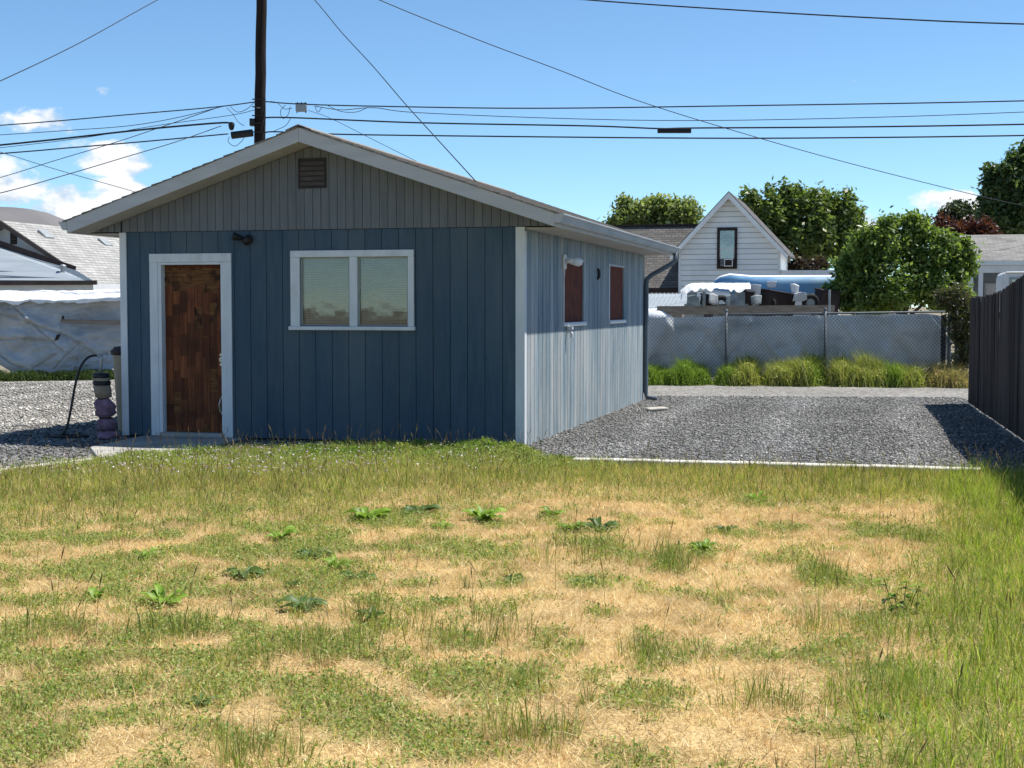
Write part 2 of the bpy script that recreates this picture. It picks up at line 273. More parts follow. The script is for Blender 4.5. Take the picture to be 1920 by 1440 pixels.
def rect_minus(r, holes):
    out = [r]
    for h in holes:
        nx = []
        for (a0, a1, b0, b1) in out:
            c0, c1, d0, d1 = max(a0, h[0]), min(a1, h[1]), max(b0, h[2]), min(b1, h[3])
            if c0 >= c1 or d0 >= d1: nx.append((a0, a1, b0, b1)); continue
            for q in ((a0, c0, b0, b1), (c1, a1, b0, b1), (c0, c1, b0, d0), (c0, c1, d1, b1)):
                if q[1] - q[0] > .004 and q[3] - q[2] > .004: nx.append(q)
        out = nx
    return out
_lat = rng.random((64, 64))
def vnoise(x, y, s, o=0):
    x = np.asarray(x) * s + o * 7.31; y = np.asarray(y) * s + o * 3.77; xi = np.floor(x).astype(int); yi = np.floor(y).astype(int); fx, fy = x - xi, y - yi
    fx = fx * fx * (3 - 2 * fx); fy = fy * fy * (3 - 2 * fy); g = lambda a_, b_: _lat[a_ % 64, b_ % 64]
    return (g(xi, yi) * (1 - fx) + g(xi + 1, yi) * fx) * (1 - fy) + (g(xi, yi + 1) * (1 - fx) + g(xi + 1, yi + 1) * fx) * fy
def fbm(x, y, s, o=0, n=4): return sum(vnoise(x, y, s * 2 ** i, o + i) * .5 ** (i + 1) for i in range(n)) / (1 - .5 ** n)
def inpoly(x, y, poly):
    ins = np.zeros(len(x), bool); j = len(poly) - 1
    for i in range(len(poly)):
        (xi, yi), (xj, yj) = poly[i], poly[j]
        c = ((yi > y) != (yj > y)) & (x < (xj - xi) * (y - yi) / (yj - yi + 1e-12) + xi); ins ^= c; j = i
    return ins
def flat(name, poly, z, mat):
    o = MB().add([(p[0], p[1], z) for p in poly], [tuple(range(len(poly)))]).build(name, mat); return tag(o, kind='structure')
SHED = Frame(gr(981, 838)); so = SHED.o
def sw(u, v): p = SHED.world(u, v, 0); return (p.x, p.y)

# ================================================================ THE SETTING
ground_m = groundmat('far_ground', [(.16, .14, .10), (.20, .18, .13), (.24, .21, .16)], 3, .3, .3)
drive_m = groundmat('dark_gravel', [(.05, .05, .051), (.12, .12, .12), (.19, .19, .186), (.34, .335, .32)], 30, .5, .9, (.65, 1.3))
alley_m = groundmat('pale_gravel', [(.12, .115, .105), (.19, .182, .168), (.26, .25, .23), (.36, .345, .315)], 22, .35, .7, (.8, 1.15))
soil_m = bpy.data.materials.new('lawn_soil'); _n, _l = nodes_of(soil_m); _b = _n['Principled BSDF']; _b.inputs['Roughness'].default_value = 1; _b.inputs['Specular IOR Level'].default_value = .05
_a = _n.new('ShaderNodeAttribute'); _a.attribute_name = 'col'; _t = _n.new('ShaderNodeTexCoord'); _x = _n.new('ShaderNodeTexNoise'); _x.inputs['Scale'].default_value = 60; _x.inputs['Detail'].default_value = 6; _l.new(_t.outputs['Object'], _x.inputs[0])
_r = _n.new('ShaderNodeMapRange'); _r.inputs[1].default_value = .3; _r.inputs[2].default_value = .7; _r.inputs[3].default_value = .55; _r.inputs[4].default_value = 1.3; _l.new(_x.outputs[0], _r.inputs[0])
_v = _n.new('ShaderNodeVectorMath'); _v.operation = 'SCALE'; _l.new(_a.outputs['Color'], _v.inputs[0]); _l.new(_r.outputs[0], _v.inputs['Scale']); _l.new(_v.outputs[0], _b.inputs['Base Color'])
flat('ground', [(-2500, -400), (2500, -400), (2500, 3500), (-2500, 3500)], -.05, ground_m)
FX = lambda y: 7.645 + .222 * (y - 23.73)               # line of the plank fence
# gravel areas
LAWN = [(-10, 2.2), (10, 2.2), (10, 12.25), (4.6, 13.5), (.67, 14.38), (.1, 15.1), (-1.5, 15.85), (-2.9, 15.7), (-3.7, 15.3), (-4.35, 14.65), (-4.95, 13.6), (-6.6, 11.2), (-10, 7)]
al = lambda x: 25.6 - .12 * (x - 2.5)
flat('gravel_drive', [(-12, 8), (-7, 10), (-3, 13), (0, 13.2), (10, 11.2), (14, 11), (14, 24.4), (8, al(8)), (2.4, al(2.4)), (-3, 26.5), (-6.2, 19.0), (-12, 16.6)], 0, drive_m)
flat('gravel_alley', [(-40, 12), (-12, 16.5), (-6.2, 18.9), (-3, 26.4), (2.4, al(2.4) - .1), (8, al(8) - .1), (14, 24.3), (40, 20), (40, 23.3), (9.1, 28.6), (2.8, 29.5), (-9.1, 31.7), (-11.1, 30.8), (-40, 38)], -.004, alley_m)

# ---- where green grows in the lawn
def pxblob(px, py, rx, ry, w):
    p = gr(px, py); return (p.x, p.y, rx * p.y / FPX, ry * p.y ** 2 / 4322., w)
WEEDS = [(690, 985, 42, 15, 0, .5, 'largest bright green dock rosette, straight below the shed window'), (908, 982, 42, 14, 0, .6, 'big bright green dock rosette right of the largest rosette'), (525, 1020, 38, 12, 0, .6, 'upright bright dock plant down and left of the largest rosette'), (1035, 972, 26, 9, 0, .5, 'small pale dock plant in the grass right of the two big rosettes'),
         (782, 970, 40, 11, 1, .25, 'flat darker dock plant between the two big rosettes'), (828, 997, 26, 8, 0, .2, 'low bright dock plant just under the two big rosettes'), (1075, 1000, 30, 9, 0, .4, 'bright leafy weed below the small pale dock plant'), (1125, 998, 40, 11, 1, .4, 'dark-leaved weed clump before the pale edging board'), (1320, 1042, 32, 9, 0, .6, 'bright dock plant beside the tall grass tuft at right'),
         (590, 1052, 44, 10, 1, .12, 'flat creeping weed below the upright dock plant'), (628, 1075, 30, 9, 0, .45, 'small upright dock in the dry grass left of centre'), (672, 1094, 36, 9, 1, .12, 'flattened dark rosette on the dry grass near the small upright dock'), (548, 1110, 26, 7, 1, .5, 'dark upright weed at the edge of the left green patch'), (452, 1090, 40, 10, 1, .12, 'dark creeping weed on the left green patch edge'),
         (575, 1155, 48, 13, 1, .2, 'wide dark rosette left of the central grass tuft'), (695, 1172, 34, 12, 1, .5, 'dark dock rosette beside the central grass tuft'), (825, 1138, 26, 7, 1, .2, 'tiny dark rosette above the central grass tuft'), (1098, 1100, 28, 9, 1, .15, 'greyish flat rosette in the dry grass right of centre'), (310, 1142, 46, 12, 0, .5, 'broad pale dock in the left green patch'), (182, 1135, 34, 8, 0, .8, 'upright broad-leaved dock near the left edge of the lawn'),
         (270, 1052, 30, 8, 0, .3, 'low bright weed high up in the left green patch'), (1418, 945, 32, 9, 0, .4, 'bright weed in the long grass before the edging board'), (1362, 1000, 28, 7, 1, .3, 'thin-leaved low weed right of the dark weed clump'), (375, 1330, 32, 8, 1, .3, 'dark weed in the lower left of the lawn'), (1640, 1360, 30, 8, 1, .25, 'dark weed in the lower right of the lawn'), (960, 1095, 26, 6, 1, .15, 'small flat weed in the dry grass at the lawn centre')]
CLOVER = [pxblob(*b) for b in ((185, 1078, 190, 42, .9), (350, 1105, 130, 40, .8), (80, 1090, 90, 40, .6), (120, 1195, 130, 40, .7), (330, 1190, 110, 40, .75), (207, 1298, 120, 38, .95), (142, 1252, 90, 26, .8),
          (387, 1324, 85, 36, .7), (568, 1139, 90, 26, .8), (452, 1083, 70, 14, .8), (600, 1045, 80, 15, .8), (65, 1418, 130, 30, .95), (663, 1350, 120, 50, .75), (530, 1235, 80, 24, .7), (907, 1302, 140, 55, .95), (751, 1369, 150, 55, .95),
          (933, 1040, 75, 16, .85), (729, 1187, 70, 22, .8), (1227, 1311, 75, 26, .85), (1124, 1280, 45, 22, .8), (1124, 1155, 45, 14, .85), (800, 1420, 180, 40, .8), (1626, 1177, 70, 26, .8), (1561, 1233, 110, 34, .85),
          (1561, 1095, 80, 26, .8), (1690, 1005, 90, 26, .8), (1587, 1371, 130, 30, .7), (1733, 1289, 110, 45, .9), (1255, 1070, 45, 18, .9), (1130, 1030, 130, 26, .7), (1450, 995, 90, 16, .6), (250, 1400, 90, 22, .4), (880, 1215, 120, 34, .5), (1100, 1400, 60, 20, .3), (40, 1300, 60, 20, .5))]
CLOVER += [pxblob(w_[0], w_[1] + 4, w_[2] * 1.3, w_[2] * .42, .75) for w_ in WEEDS]
TALL = [pxblob(*b) for b in ((880, 1195, 130, 26, 1.), (700, 1235, 110, 22, .6), (1255, 1062, 40, 14, 1.1), (1690, 1020, 80, 18, .9), (330, 1195, 70, 16, .9), (540, 1245, 75, 14, .7), (985, 1395, 50, 18, 1.), (100, 1205, 90, 16, .9), (470, 1430, 60, 16, .7),
          (1530, 1090, 55, 16, .8), (1545, 1190, 70, 18, .8), (1640, 1190, 60, 16, .6), (1130, 1050, 110, 20, .9), (1430, 1330, 60, 18, .5), (1240, 1240, 70, 18, .5), (680, 1170, 30, 8, .5), (1700, 1300, 80, 30, .7), (300, 980, 260, 30, .5))]
def gauss(x, y, L):
    g = np.zeros(len(x))
    for (cx, cy, rx, ry, w) in L: g = np.maximum(g, w * np.exp(-((x - cx) / rx) ** 2 * .9 - ((y - cy) / ry) ** 2 * .9))
    return g
def bandg(x, y):      # the lush strip along the drive and the shed
    edge = 11.15 + (fbm(x, y, .55, 3) - .5) * 2.0 + np.where(x < -1.2, -.7, 0.) + .35 * np.sin(x * 1.7)
    return np.clip((y - edge) / 1.3, 0, 1)
def stripg(x, y):     # the lush strip along the plank fence
    d = FX(y) - x; lim = 1.75 + .75 * np.clip((10 - y) / 4.5, 0, 1) + (fbm(x, y, .8, 5) - .5) * 1.2; return np.clip((lim - d) / .55, 0, 1)
def green(x, y):
    c = gauss(x, y, CLOVER); n = fbm(x, y, 2.6, 1); n2 = fbm(x, y, 8, 9)
    n3 = fbm(x, y, 4.2, 17, 5); c = np.clip((c * 1.5 + (n3 - .5) * 2.3 + (n2 - .5) * .9 - .42) * 2.0, 0, 1) * np.clip(c * 3, 0, 1)
    lf = np.clip((-.1 - x) / .9, 0, 1) * np.clip((y - 4.3) / .8, 0, 1); far = (.65 + .3 * lf) * np.clip((n3 - (.545 - .135 * lf)) * 8, 0, 1)
    return np.clip(np.maximum.reduce([c, bandg(x, y) * (.45 + .65 * n), stripg(x, y) * .95, far]), 0, 1)
def lawn_z(x, y):
    return .012 + .05 * fbm(x, y, .5, 2) + .022 * fbm(x, y, 3, 4) - .03
# lawn sheet
nx_, ny_ = 150, 130
gx, gy = np.meshgrid(np.linspace(-10, 10, nx_), np.linspace(2.2, 16.0, ny_)); X, Y = gx.ravel(), gy.ravel()
idx = np.arange(nx_ * ny_).reshape(ny_, nx_); F4 = np.stack([idx[:-1, :-1], idx[:-1, 1:], idx[1:, 1:], idx[1:, :-1]], -1).reshape(-1, 4)
cx_, cy_ = X[F4].mean(1), Y[F4].mean(1); F4 = F4[inpoly(cx_, cy_, LAWN)]
g_ = green(X, Y)[:, None]; th = fbm(X, Y, 2.2, 6)[:, None]
th2 = np.clip((fbm(X, Y, 5, 81) - .5) * 4, 0, 1)[:, None]; lc = (np.array([.40, .28, .13]) * (1 - th) + np.array([.54, .40, .20]) * th) * (1 - .4 * th2) * (1 - g_ * .75) + np.array([.12, .135, .04]) * g_ * .75
Zl = lawn_z(X, Y) + .004
tag(npmesh('lawn', np.stack([X, Y, Zl], 1), F4, soil_m, lc, smooth=True), kind='structure')

# ---- grass
def scatter(n, fn, box=None, poly=LAWN):
    """n tries, kept with probability fn(x, y); drawn inside the wedge of lawn that can be seen from around the camera"""
    y = np.sqrt(rng.random(n) * (16.1 ** 2 - 3.6 ** 2) + 3.6 ** 2); x = (rng.random(n) * 2 - 1) * (y * .40 + .55)
    k = inpoly(x, y, poly); x, y = x[k], y[k]; k = rng.random(len(x)) < fn(x, y); return x[k], y[k]
def blades(x, y, h, w, lean, c, seg=1, z=None, droop=.0):
    n = len(x); z = lawn_z(x, y) if z is None else z; ph = rng.random(n) * 2 * math.pi; dx, dy = np.cos(ph), np.sin(ph); la = rng.random(n) * 2 * math.pi
    lx, ly = np.cos(la) * lean * h, np.sin(la) * lean * h; up = np.sqrt(np.maximum(h * h - lx ** 2 - ly ** 2, (h * .15) ** 2)); b = np.stack([x, y, z], 1); wd = np.stack([dx, dy, 0 * dx], 1) * (w / 2)[:, None]
    tip = b + np.stack([lx, ly, up * (1 - droop)], 1)
    if seg == 1:
        v = np.stack([b - wd, b + wd, tip], 1).reshape(-1, 3); f = np.arange(n * 3).reshape(-1, 3); return v, f, np.repeat(c, 3, 0)
    mid = b + np.stack([lx * .33, ly * .33, up * .62], 1)
    v = np.stack([b - wd, b + wd, mid + wd * .75, mid - wd * .75, tip], 1).reshape(-1, 3); o = np.arange(n)[:, None, None] * 5
    f = (np.array([[0, 1, 2], [0, 2, 3], [3, 2, 4]])[None] + o).reshape(-1, 3); return v, f, np.repeat(c, 5, 0)
def mixc(n, cs, jit=.12):
    cs = np.array(cs); a_ = cs[rng.integers(0, len(cs), n)]; b_ = cs[rng.integers(0, len(cs), n)]; t = rng.random((n, 1)); return (a_ * t + b_ * (1 - t)) * (1 + (rng.random((n, 1)) - .5) * 2 * jit)
def join(L):
    V, Fc, Cc, o = [], [], [], 0
    for v, f, c in L: V.append(v); Fc.append(f + o); Cc.append(c); o += len(v)
    return np.concatenate(V), np.concatenate(Fc), np.concatenate(Cc)
DRY = [(.68, .51, .25), (.78, .62, .34), (.60, .41, .18), (.74, .55, .27), (.42, .29, .13), (.84, .72, .46), (.56, .38, .18)]
GRN = [(.20, .27, .045), (.29, .36, .07), (.39, .43, .10), (.14, .20, .045), (.49, .48, .17)]
LUSH = [(.22, .33, .04), (.32, .43, .06), (.43, .50, .11), (.15, .23, .035), (.48, .50, .16)]
x, y = scatter(950000, lambda x, y: np.clip(1.0 - green(x, y) * .75, .12, 1) * (.55 + .45 * (fbm(x, y, 5, 8) > .42)))
n = len(x); pinch = fbm(x, y, 1.7, 12)[:, None]
cdry = mixc(n, DRY, .16) * (.50 + .55 * pinch + .50 * fbm(x, y, 8, 71)[:, None]) * np.array([1, .97 + .05 * 1, 1]); dd = blades(x, y, .025 + .06 * rng.random(n) ** 1.8, .0022 + .0034 * rng.random(n), .62 + .37 * rng.random(n) ** .7, cdry)
tag(npmesh('dry_grass', dd[0], dd[1], straw_m, dd[2]), 'short sun-bleached straw-coloured grass covering the lawn', 'grass', kind='stuff')
L = []
x, y = scatter(330000, lambda x, y: np.clip(green(x, y) * 1.15 - .05, 0.015, 1)); n = len(x); bs = np.maximum(bandg(x, y), stripg(x, y)); st = stripg(x, y)[:, None]
c = mixc(n, GRN, .15) * (1 - st) + mixc(n, LUSH, .15) * st; dryb = rng.random(n) < .34 * (1 - st[:, 0]) + .12 * st[:, 0]; c[dryb] = mixc(dryb.sum(), DRY, .15) * .85
c *= (.72 + .6 * fbm(x, y, 2.3, 44))[:, None]; L.append(blades(x, y, .03 + (.035 + .085 * bs * fbm(x, y, 1.9, 33) * 1.6) * rng.random(n), .003 + .0035 * rng.random(n), .3 + .65 * rng.random(n), c, 2))
x, y = scatter(420000, lambda x, y: np.maximum(gauss(x, y, TALL) * .16 * np.clip((fbm(x, y, 7, 15) - .35) * 4, 0, 1), np.maximum(bandg(x, y) * .05, stripg(x, y) * .10)) * np.clip(3.2 * fbm(x, y, 1.6, 14) - .9, .05, 1.6)); n = len(x); st = stripg(x, y)[:, None]
c = mixc(n, [(.10, .14, .035), (.15, .19, .05), (.20, .22, .07)], .15) * (1 - st) + mixc(n, LUSH, .12) * st
c *= (.75 + .5 * rng.random((n, 1))); L.append(blades(x, y, .07 + .15 * rng.random(n) ** 1.4 + .08 * st[:, 0] * rng.random(n), .003 + .003 * rng.random(n), .15 + .65 * rng.random(n), c, 2))
def tufts(cx, cy, nb, h, spread, tones, dryfrac=.12, w=.0034):
    k = np.repeat(np.arange(len(cx)), nb); n = len(k); x0 = cx[k] + rng.normal(0, 1, n) * spread[k]; y0 = cy[k] + rng.normal(0, 1, n) * spread[k]; a_ = np.arctan2(y0 - cy[k], x0 - cx[k]) + rng.normal(0, .7, n); ln_ = np.clip(.12 + .75 * rng.random(n) ** 1.3, 0, .92); hh = h[k] * (.45 + .75 * rng.random(n)); ph = rng.random(n) * 6.283
    lx, ly = np.cos(a_) * ln_ * hh, np.sin(a_) * ln_ * hh; up = np.sqrt(hh ** 2 - lx ** 2 - ly ** 2); b = np.stack([x0, y0, lawn_z(x0, y0) - .004], 1); wd = np.stack([np.cos(ph), np.sin(ph), 0 * ph], 1) * (w * (.5 + .7 * rng.random(n)) / 2)[:, None]; mid = b + np.stack([lx * .3, ly * .3, up * .6], 1); tip = b + np.stack([lx, ly, up * (1 - .25 * ln_)], 1)
    v = np.stack([b - wd, b + wd, mid + wd * .8, mid - wd * .8, tip], 1).reshape(-1, 3); f = (np.array([[0, 1, 2], [0, 2, 3], [3, 2, 4]])[None] + np.arange(n)[:, None, None] * 5).reshape(-1, 3)
    tone = np.repeat(mixc(len(cx), tones, .2), nb, 0) * (.7 + .6 * rng.random((n, 1))); d_ = rng.random(n) < dryfrac; tone[d_] = mixc(d_.sum(), DRY, .15) * .9; return v, f, np.repeat(tone, 5, 0)
TG = [(.14, .20, .045), (.20, .27, .06), (.28, .34, .085), (.18, .23, .07)]
cx, cy = [], []
for (bx_, by_, rx_, ry_, w_) in TALL:
    for _ in range(int(5 + 9 * w_)): cx.append(bx_ + rng.normal(0, rx_ * .75)); cy.append(by_ + rng.normal(0, ry_ * .8))
cx, cy = np.array(cx), np.array(cy); m_ = len(cx); L.append(tufts(cx, cy, rng.integers(16, 44, m_), .08 + .15 * rng.random(m_) ** 1.3, .022 + .035 * rng.random(m_), TG, .16, .003))
cx, cy = scatter(5200, lambda x, y: .10 + .5 * green(x, y)); m_ = len(cx); L.append(tufts(cx, cy, rng.integers(10, 34, m_), .04 + .08 * rng.random(m_) ** 1.5, .010 + .016 * rng.random(m_), TG + [(.30, .33, .09)], .2))
cx, cy = scatter(2600, lambda x, y: bandg(x, y) * .75 * (fbm(x, y, .9, 61) > .42)); m_ = len(cx); L.append(tufts(cx, cy, rng.integers(18, 44, m_), .07 + .13 * rng.random(m_), .02 + .03 * rng.random(m_), GRN + [(.34, .36, .10)], .25))
cx, cy = scatter(2600, lambda x, y: stripg(x, y)); m_ = len(cx); L.append(tufts(cx, cy, rng.integers(18, 44, m_), .08 + .16 * rng.random(m_), .02 + .03 * rng.random(m_), LUSH, .12))
cx, cy = scatter(9000, lambda x, y: np.clip(1 - green(x, y), 0, 1) * .8); m_ = len(cx); dt = tufts(cx, cy, rng.integers(8, 20, m_), .03 + .045 * rng.random(m_), .010 + .014 * rng.random(m_), DRY, 0, .003); tag(npmesh('straw_tuft', dt[0], dt[1], straw_m, dt[2]), 'matted tufts of dead straw standing out of the dry lawn', 'grass', kind='stuff')
x, y = scatter(26000, lambda x, y: .55 * np.clip(1.1 - green(x, y), 0, 1)); n = len(x); st_ = blades(x, y, .06 + .10 * rng.random(n), .003 + .002 * rng.random(n), .93 + .065 * rng.random(n), mixc(n, DRY + [(.30, .22, .14), (.22, .15, .09)], .2), 2, z=lawn_z(x, y) + .018 + .02 * rng.random(n)); tag(npmesh('straw_litter', st_[0], st_[1], straw_m, st_[2]), 'long loose dead stems lying flat on the dry lawn', 'grass', kind='stuff')
v, f, c = join(L); tag(npmesh('green_grass', v, f, grass_m, c), 'green grass blades growing in patches and lush strips of the lawn', 'grass', kind='stuff')
# seed stalks: thin stem plus a darker seed head
x, y = scatter(90000, lambda x, y: np.maximum(gauss(x, y, TALL) * .055, bandg(x, y) * .05 + stripg(x, y) * .02 + .0010)); n = len(x); h = .16 + .20 * rng.random(n); lean = .08 + .35 * rng.random(n)
ph = rng.random(n) * 2 * math.pi; la = rng.random(n) * 2 * math.pi; z = lawn_z(x, y); b = np.stack([x, y, z], 1); wd = np.stack([np.cos(ph), np.sin(ph), 0 * ph], 1); d = np.stack([np.cos(la) * lean, np.sin(la) * lean, np.ones(n)], 1) * h[:, None]
p0, p1, p2, p3 = b, b + d * np.array([.55, .55, .72]), b + d * np.array([.8, .8, .88]), b + d
sw1 = wd * .0011; hw = wd * (.0028 + .002 * rng.random((n, 1)))
v = np.stack([p0 - sw1, p0 + sw1, p1 + sw1, p1 - sw1, p1, p2 + hw, p3, p2 - hw], 1).reshape(-1, 3); o_ = np.arange(n)[:, None, None] * 8
f = (np.array([[0, 1, 2], [0, 2, 3], [4, 5, 6], [4, 6, 7]])[None] + o_).reshape(-1, 3)
cs = mixc(n, [(.14, .13, .05), (.20, .17, .08), (.10, .11, .04)], .2); ch = mixc(n, [(.16, .11, .06), (.10, .07, .045), (.25, .19, .10)], .2); c = np.stack([cs] * 4 + [ch] * 4, 1).reshape(-1, 3)
tag(npmesh('grass_seed_stalk', v, f, grass_m, c), 'thin dark grass seed stalks standing above the lawn', 'grass', kind='stuff')
# clover and low broadleaf cover: tiny leaflets close to the ground
x, y = scatter(700000, lambda x, y: np.clip(green(x, y) * (1 - bandg(x, y)) * (1 - stripg(x, y)) * (fbm(x, y, 9, 21) - .22) * 2.6, 0, 1) + bandg(x, y) * .38 * (y > 13.2) * (x < 1.0)); n = len(x)
z = lawn_z(x, y) + .012 + .035 * rng.random(n) + np.where(y > 13.6, .10 * rng.random(n) * fbm(x, y, 1.6, 3) * 1.6, 0)
def leaflets(x, y, z, s, c, tilt=.7):
    n = len(x); q = rng.normal(size=(n, 3)) * tilt + np.array([0, 0, 1.]); q /= np.linalg.norm(q, axis=1)[:, None]; t = np.cross(q, rng.normal(size=(n, 3))); t /= np.linalg.norm(t, axis=1)[:, None]; b = np.cross(q, t); p = np.stack([x, y, z], 1); s = s[:, None]
    v = np.stack([p - t * s, p + b * s * .62 - t * s * .1, p + t * s, p - b * s * .62 - t * s * .1], 1).reshape(-1, 3); return v, np.arange(n * 4).reshape(-1, 4), np.repeat(c, 4, 0)
v, f, c = leaflets(x, y, z, .0045 + .0065 * rng.random(n), mixc(n, [(.14, .22, .05), (.22, .31, .07), (.32, .39, .11), (.44, .46, .18)], .18))
tag(npmesh('clover_cover', v, f, grass_m, c), 'low clover and creeping broadleaf weeds covering the green patches', 'ground cover', kind='stuff')
x, y = scatter(60000, lambda x, y: np.clip(bandg(x, y) * (y > 13.0) * (x < -.1) * np.clip((fbm(x, y, .9, 31) - .42) * 5, 0, 1) * .16, 0, 1)); n = len(x)
v, f, c = leaflets(np.repeat(x, 2) + rng.normal(0, .004, 2 * n), np.repeat(y, 2) + rng.normal(0, .004, 2 * n), np.repeat(lawn_z(x, y) + .06 + .10 * rng.random(n), 2), .009 + .005 * rng.random(2 * n), np.repeat(mixc(n, [(.62, .46, .55), (.72, .62, .66), (.78, .74, .72)], .1), 2, 0), 1.2)
tag(npmesh('clover_blossom', v, f, blossom, c), 'small pale pink clover blossoms along the shaded front of the shed', 'flowers', kind='stuff')

# ---- gravel stones
def stones(name, n, poly, box, smin, smax, tones, label, keep=None):
    x = box[0] + (box[1] - box[0]) * rng.random(n); y = box[2] + (box[3] - box[2]) * rng.random(n); k = inpoly(x, y, poly) & ~inpoly(x, y, [sw(-5.12, .05), sw(-.02, .05), sw(-.02, 8.6), sw(-5.12, 8.6)])
    if keep is not None: k &= rng.random(n) < keep(x, y)
    x, y = x[k], y[k]; n = len(x); s = smin + (smax - smin) * rng.random(n) ** 1.8; o6 = np.array([[1, 0, 0], [-1, 0, 0], [0, 1, 0], [0, -1, 0], [0, 0, 1], [0, 0, -1.]])
    q = rng.normal(size=(n, 4)); q /= np.linalg.norm(q, axis=1)[:, None]; a_, b_, c_, d_ = q.T
    M = np.stack([1 - 2 * (c_ ** 2 + d_ ** 2), 2 * (b_ * c_ - a_ * d_), 2 * (b_ * d_ + a_ * c_), 2 * (b_ * c_ + a_ * d_), 1 - 2 * (b_ ** 2 + d_ ** 2), 2 * (c_ * d_ - a_ * b_), 2 * (b_ * d_ - a_ * c_), 2 * (c_ * d_ + a_ * b_), 1 - 2 * (b_ ** 2 + c_ ** 2)], 1).reshape(-1, 3, 3)
    P = o6[None] * (.6 + .7 * rng.random((n, 6, 1))); P = np.einsum('nij,nkj->nki', M, P) * s[:, None, None] * np.array([1, 1, .62]) + np.stack([x, y, s * .22], 1)[:, None]
    f = np.array([[0, 2, 4], [2, 1, 4], [1, 3, 4], [3, 0, 4], [2, 0, 5], [1, 2, 5], [3, 1, 5], [0, 3, 5]])[None] + np.arange(n)[:, None, None] * 6
    rut = .78 + .5 * fbm(x, y, .55, 91) + .42 * np.exp(-((np.mod(x - .25 * y + .12 * np.sin(y), 1.75) - .6) / .28) ** 2) - .16; c = np.repeat(mixc(n, tones, .2) * rut[:, None], 6, 0); return tag(npmesh(name, P.reshape(-1, 3), f.reshape(-1, 3), stonecol, c), label, 'gravel', kind='stuff')
GT = [(.07, .07, .07), (.15, .15, .146), (.23, .23, .222), (.32, .318, .305), (.46, .45, .43), (.14, .14, .137), (.27, .266, .25)]
DRV = [(.05, 15.15), (.67, 14.40), (4.6, 13.5), (7.5, 12.9), (8, 25.4), (2.4, 25.9), (1.9, 24.9), sw(.0, 8.6), sw(.0, 0)]
stones('drive_gravel', 92000, DRV, (0, 8, 12.8, 26), .007, .023, GT, 'loose dark grey crushed gravel on the drive', lambda x, y: np.where(y > 23.5, .55, 1))
stones('front_gravel', 16000, [(-8, 12), (-4.95, 13.62), (-4.35, 14.7), (-2.9, 15.72), (-1.5, 15.97), (.05, 15.5), sw(0, 0), sw(-5.12, 0), sw(-5.12, 3), (-8, 19)], (-8, .2, 12, 19.6), .010, .030, [tuple(v_ * .7 for v_ in t_) for t_ in GT], 'loose dark gravel toned down for shade along the shed front')  # drive stone tones scaled darker, deepening the shed's shade in their colour
stones('yard_gravel', 26000, [(-13, 17), (-6.4, 17.0), (-4, 26), (-8, 31), (-13, 30)], (-13, -4, 17, 31), .012, .034, [(.26, .24, .215), (.37, .35, .31), (.50, .47, .42), (.60, .57, .52), (.19, .18, .165)], 'pale sunlit gravel in the yard left of the shed')

# ================================================================ WALK, CURBS
def strip(name, pts, w, z0, z1, mat):
    m = MB()
    for i in range(len(pts) - 1):
        p, q = Vector((*pts[i], 0)), Vector((*pts[i + 1], 0)); t = (q - p).normalized(); nrm = Vector((-t.y, t.x, 0)) * w / 2
        m.prism([(p + nrm).to_2d(), (p - nrm).to_2d(), (q - nrm).to_2d(), (q + nrm).to_2d()], z0, z1, 'z')
    return m.build(name, mat, bevel=.008)
wk = MB().prism([sw(-4.85, -.02), sw(-4.72, -1.5), (-4.3, 14.75), (-3.35, 15.2), sw(-3.45, -1.05), sw(-3.5, -.02)][::-1], -.02, .028, 'z').build('walkway', concrete, bevel=.008); tag(wk, kind='structure')
cb = strip('lawn_curb', [(-4.34, 14.63), (-4.93, 13.62), (-5.6, 12.65), (-6.6, 11.3)], .09, -.02, .062, curb_white); tag(cb, 'pale concrete edging curving along the lawn below the walkway', 'curb')
ep = MB(); pts = [(.62, 14.40), (1.5, 14.22), (2.55, 14.0), (3.5, 13.77), (4.5, 13.52)]
for i in range(4):
    p, q = pts[i], pts[i + 1]; ep.quadbar((p[0] + .004, p[1], .046 + random.uniform(-.004, .004)), (q[0] - .004, q[1] + random.uniform(-.02, .02), .046 + random.uniform(-.006, .006)), .13, .08)
tag(ep.build('drive_edging', curb_white, bevel=.01), 'long pale edging board lying between the gravel drive and the grass', 'edging')

# ================================================================ THE SHED
SW_, SD, SH = 5.14, 8.66, 2.53
shed = empty('shed', SHED.world(0, 0, 0), -GRID, 'small blue-grey gabled shed with white trim and a peeling wood door', 'shed')
DOOR = (-4.62, -3.765, -.1, 2.18); WIN = (-2.76, -1.395, 1.40, 2.215); HOLES = [DOOR, WIN]
bk = MB()
for r_ in rect_minus((-SW_, 0, .0, SH + .02), HOLES): bk.box(r_[0], r_[1], .014, .10, r_[2], r_[3])
fw = bk.build('front_wall', dark_groove, shed)
g = -4.89 - .211 * 2
while g < 0:
    a0, a1 = max(g + .0035, -SW_ + .004), min(g + .2075, -.004)
    if a1 - a0 > .03:
        for r_ in rect_minus((a0, a1, .03, SH + .012), HOLES): MB().box(r_[0], r_[1], 0, .013, r_[2], r_[3]).build('plank', blue_paint, fw)
    g += .211
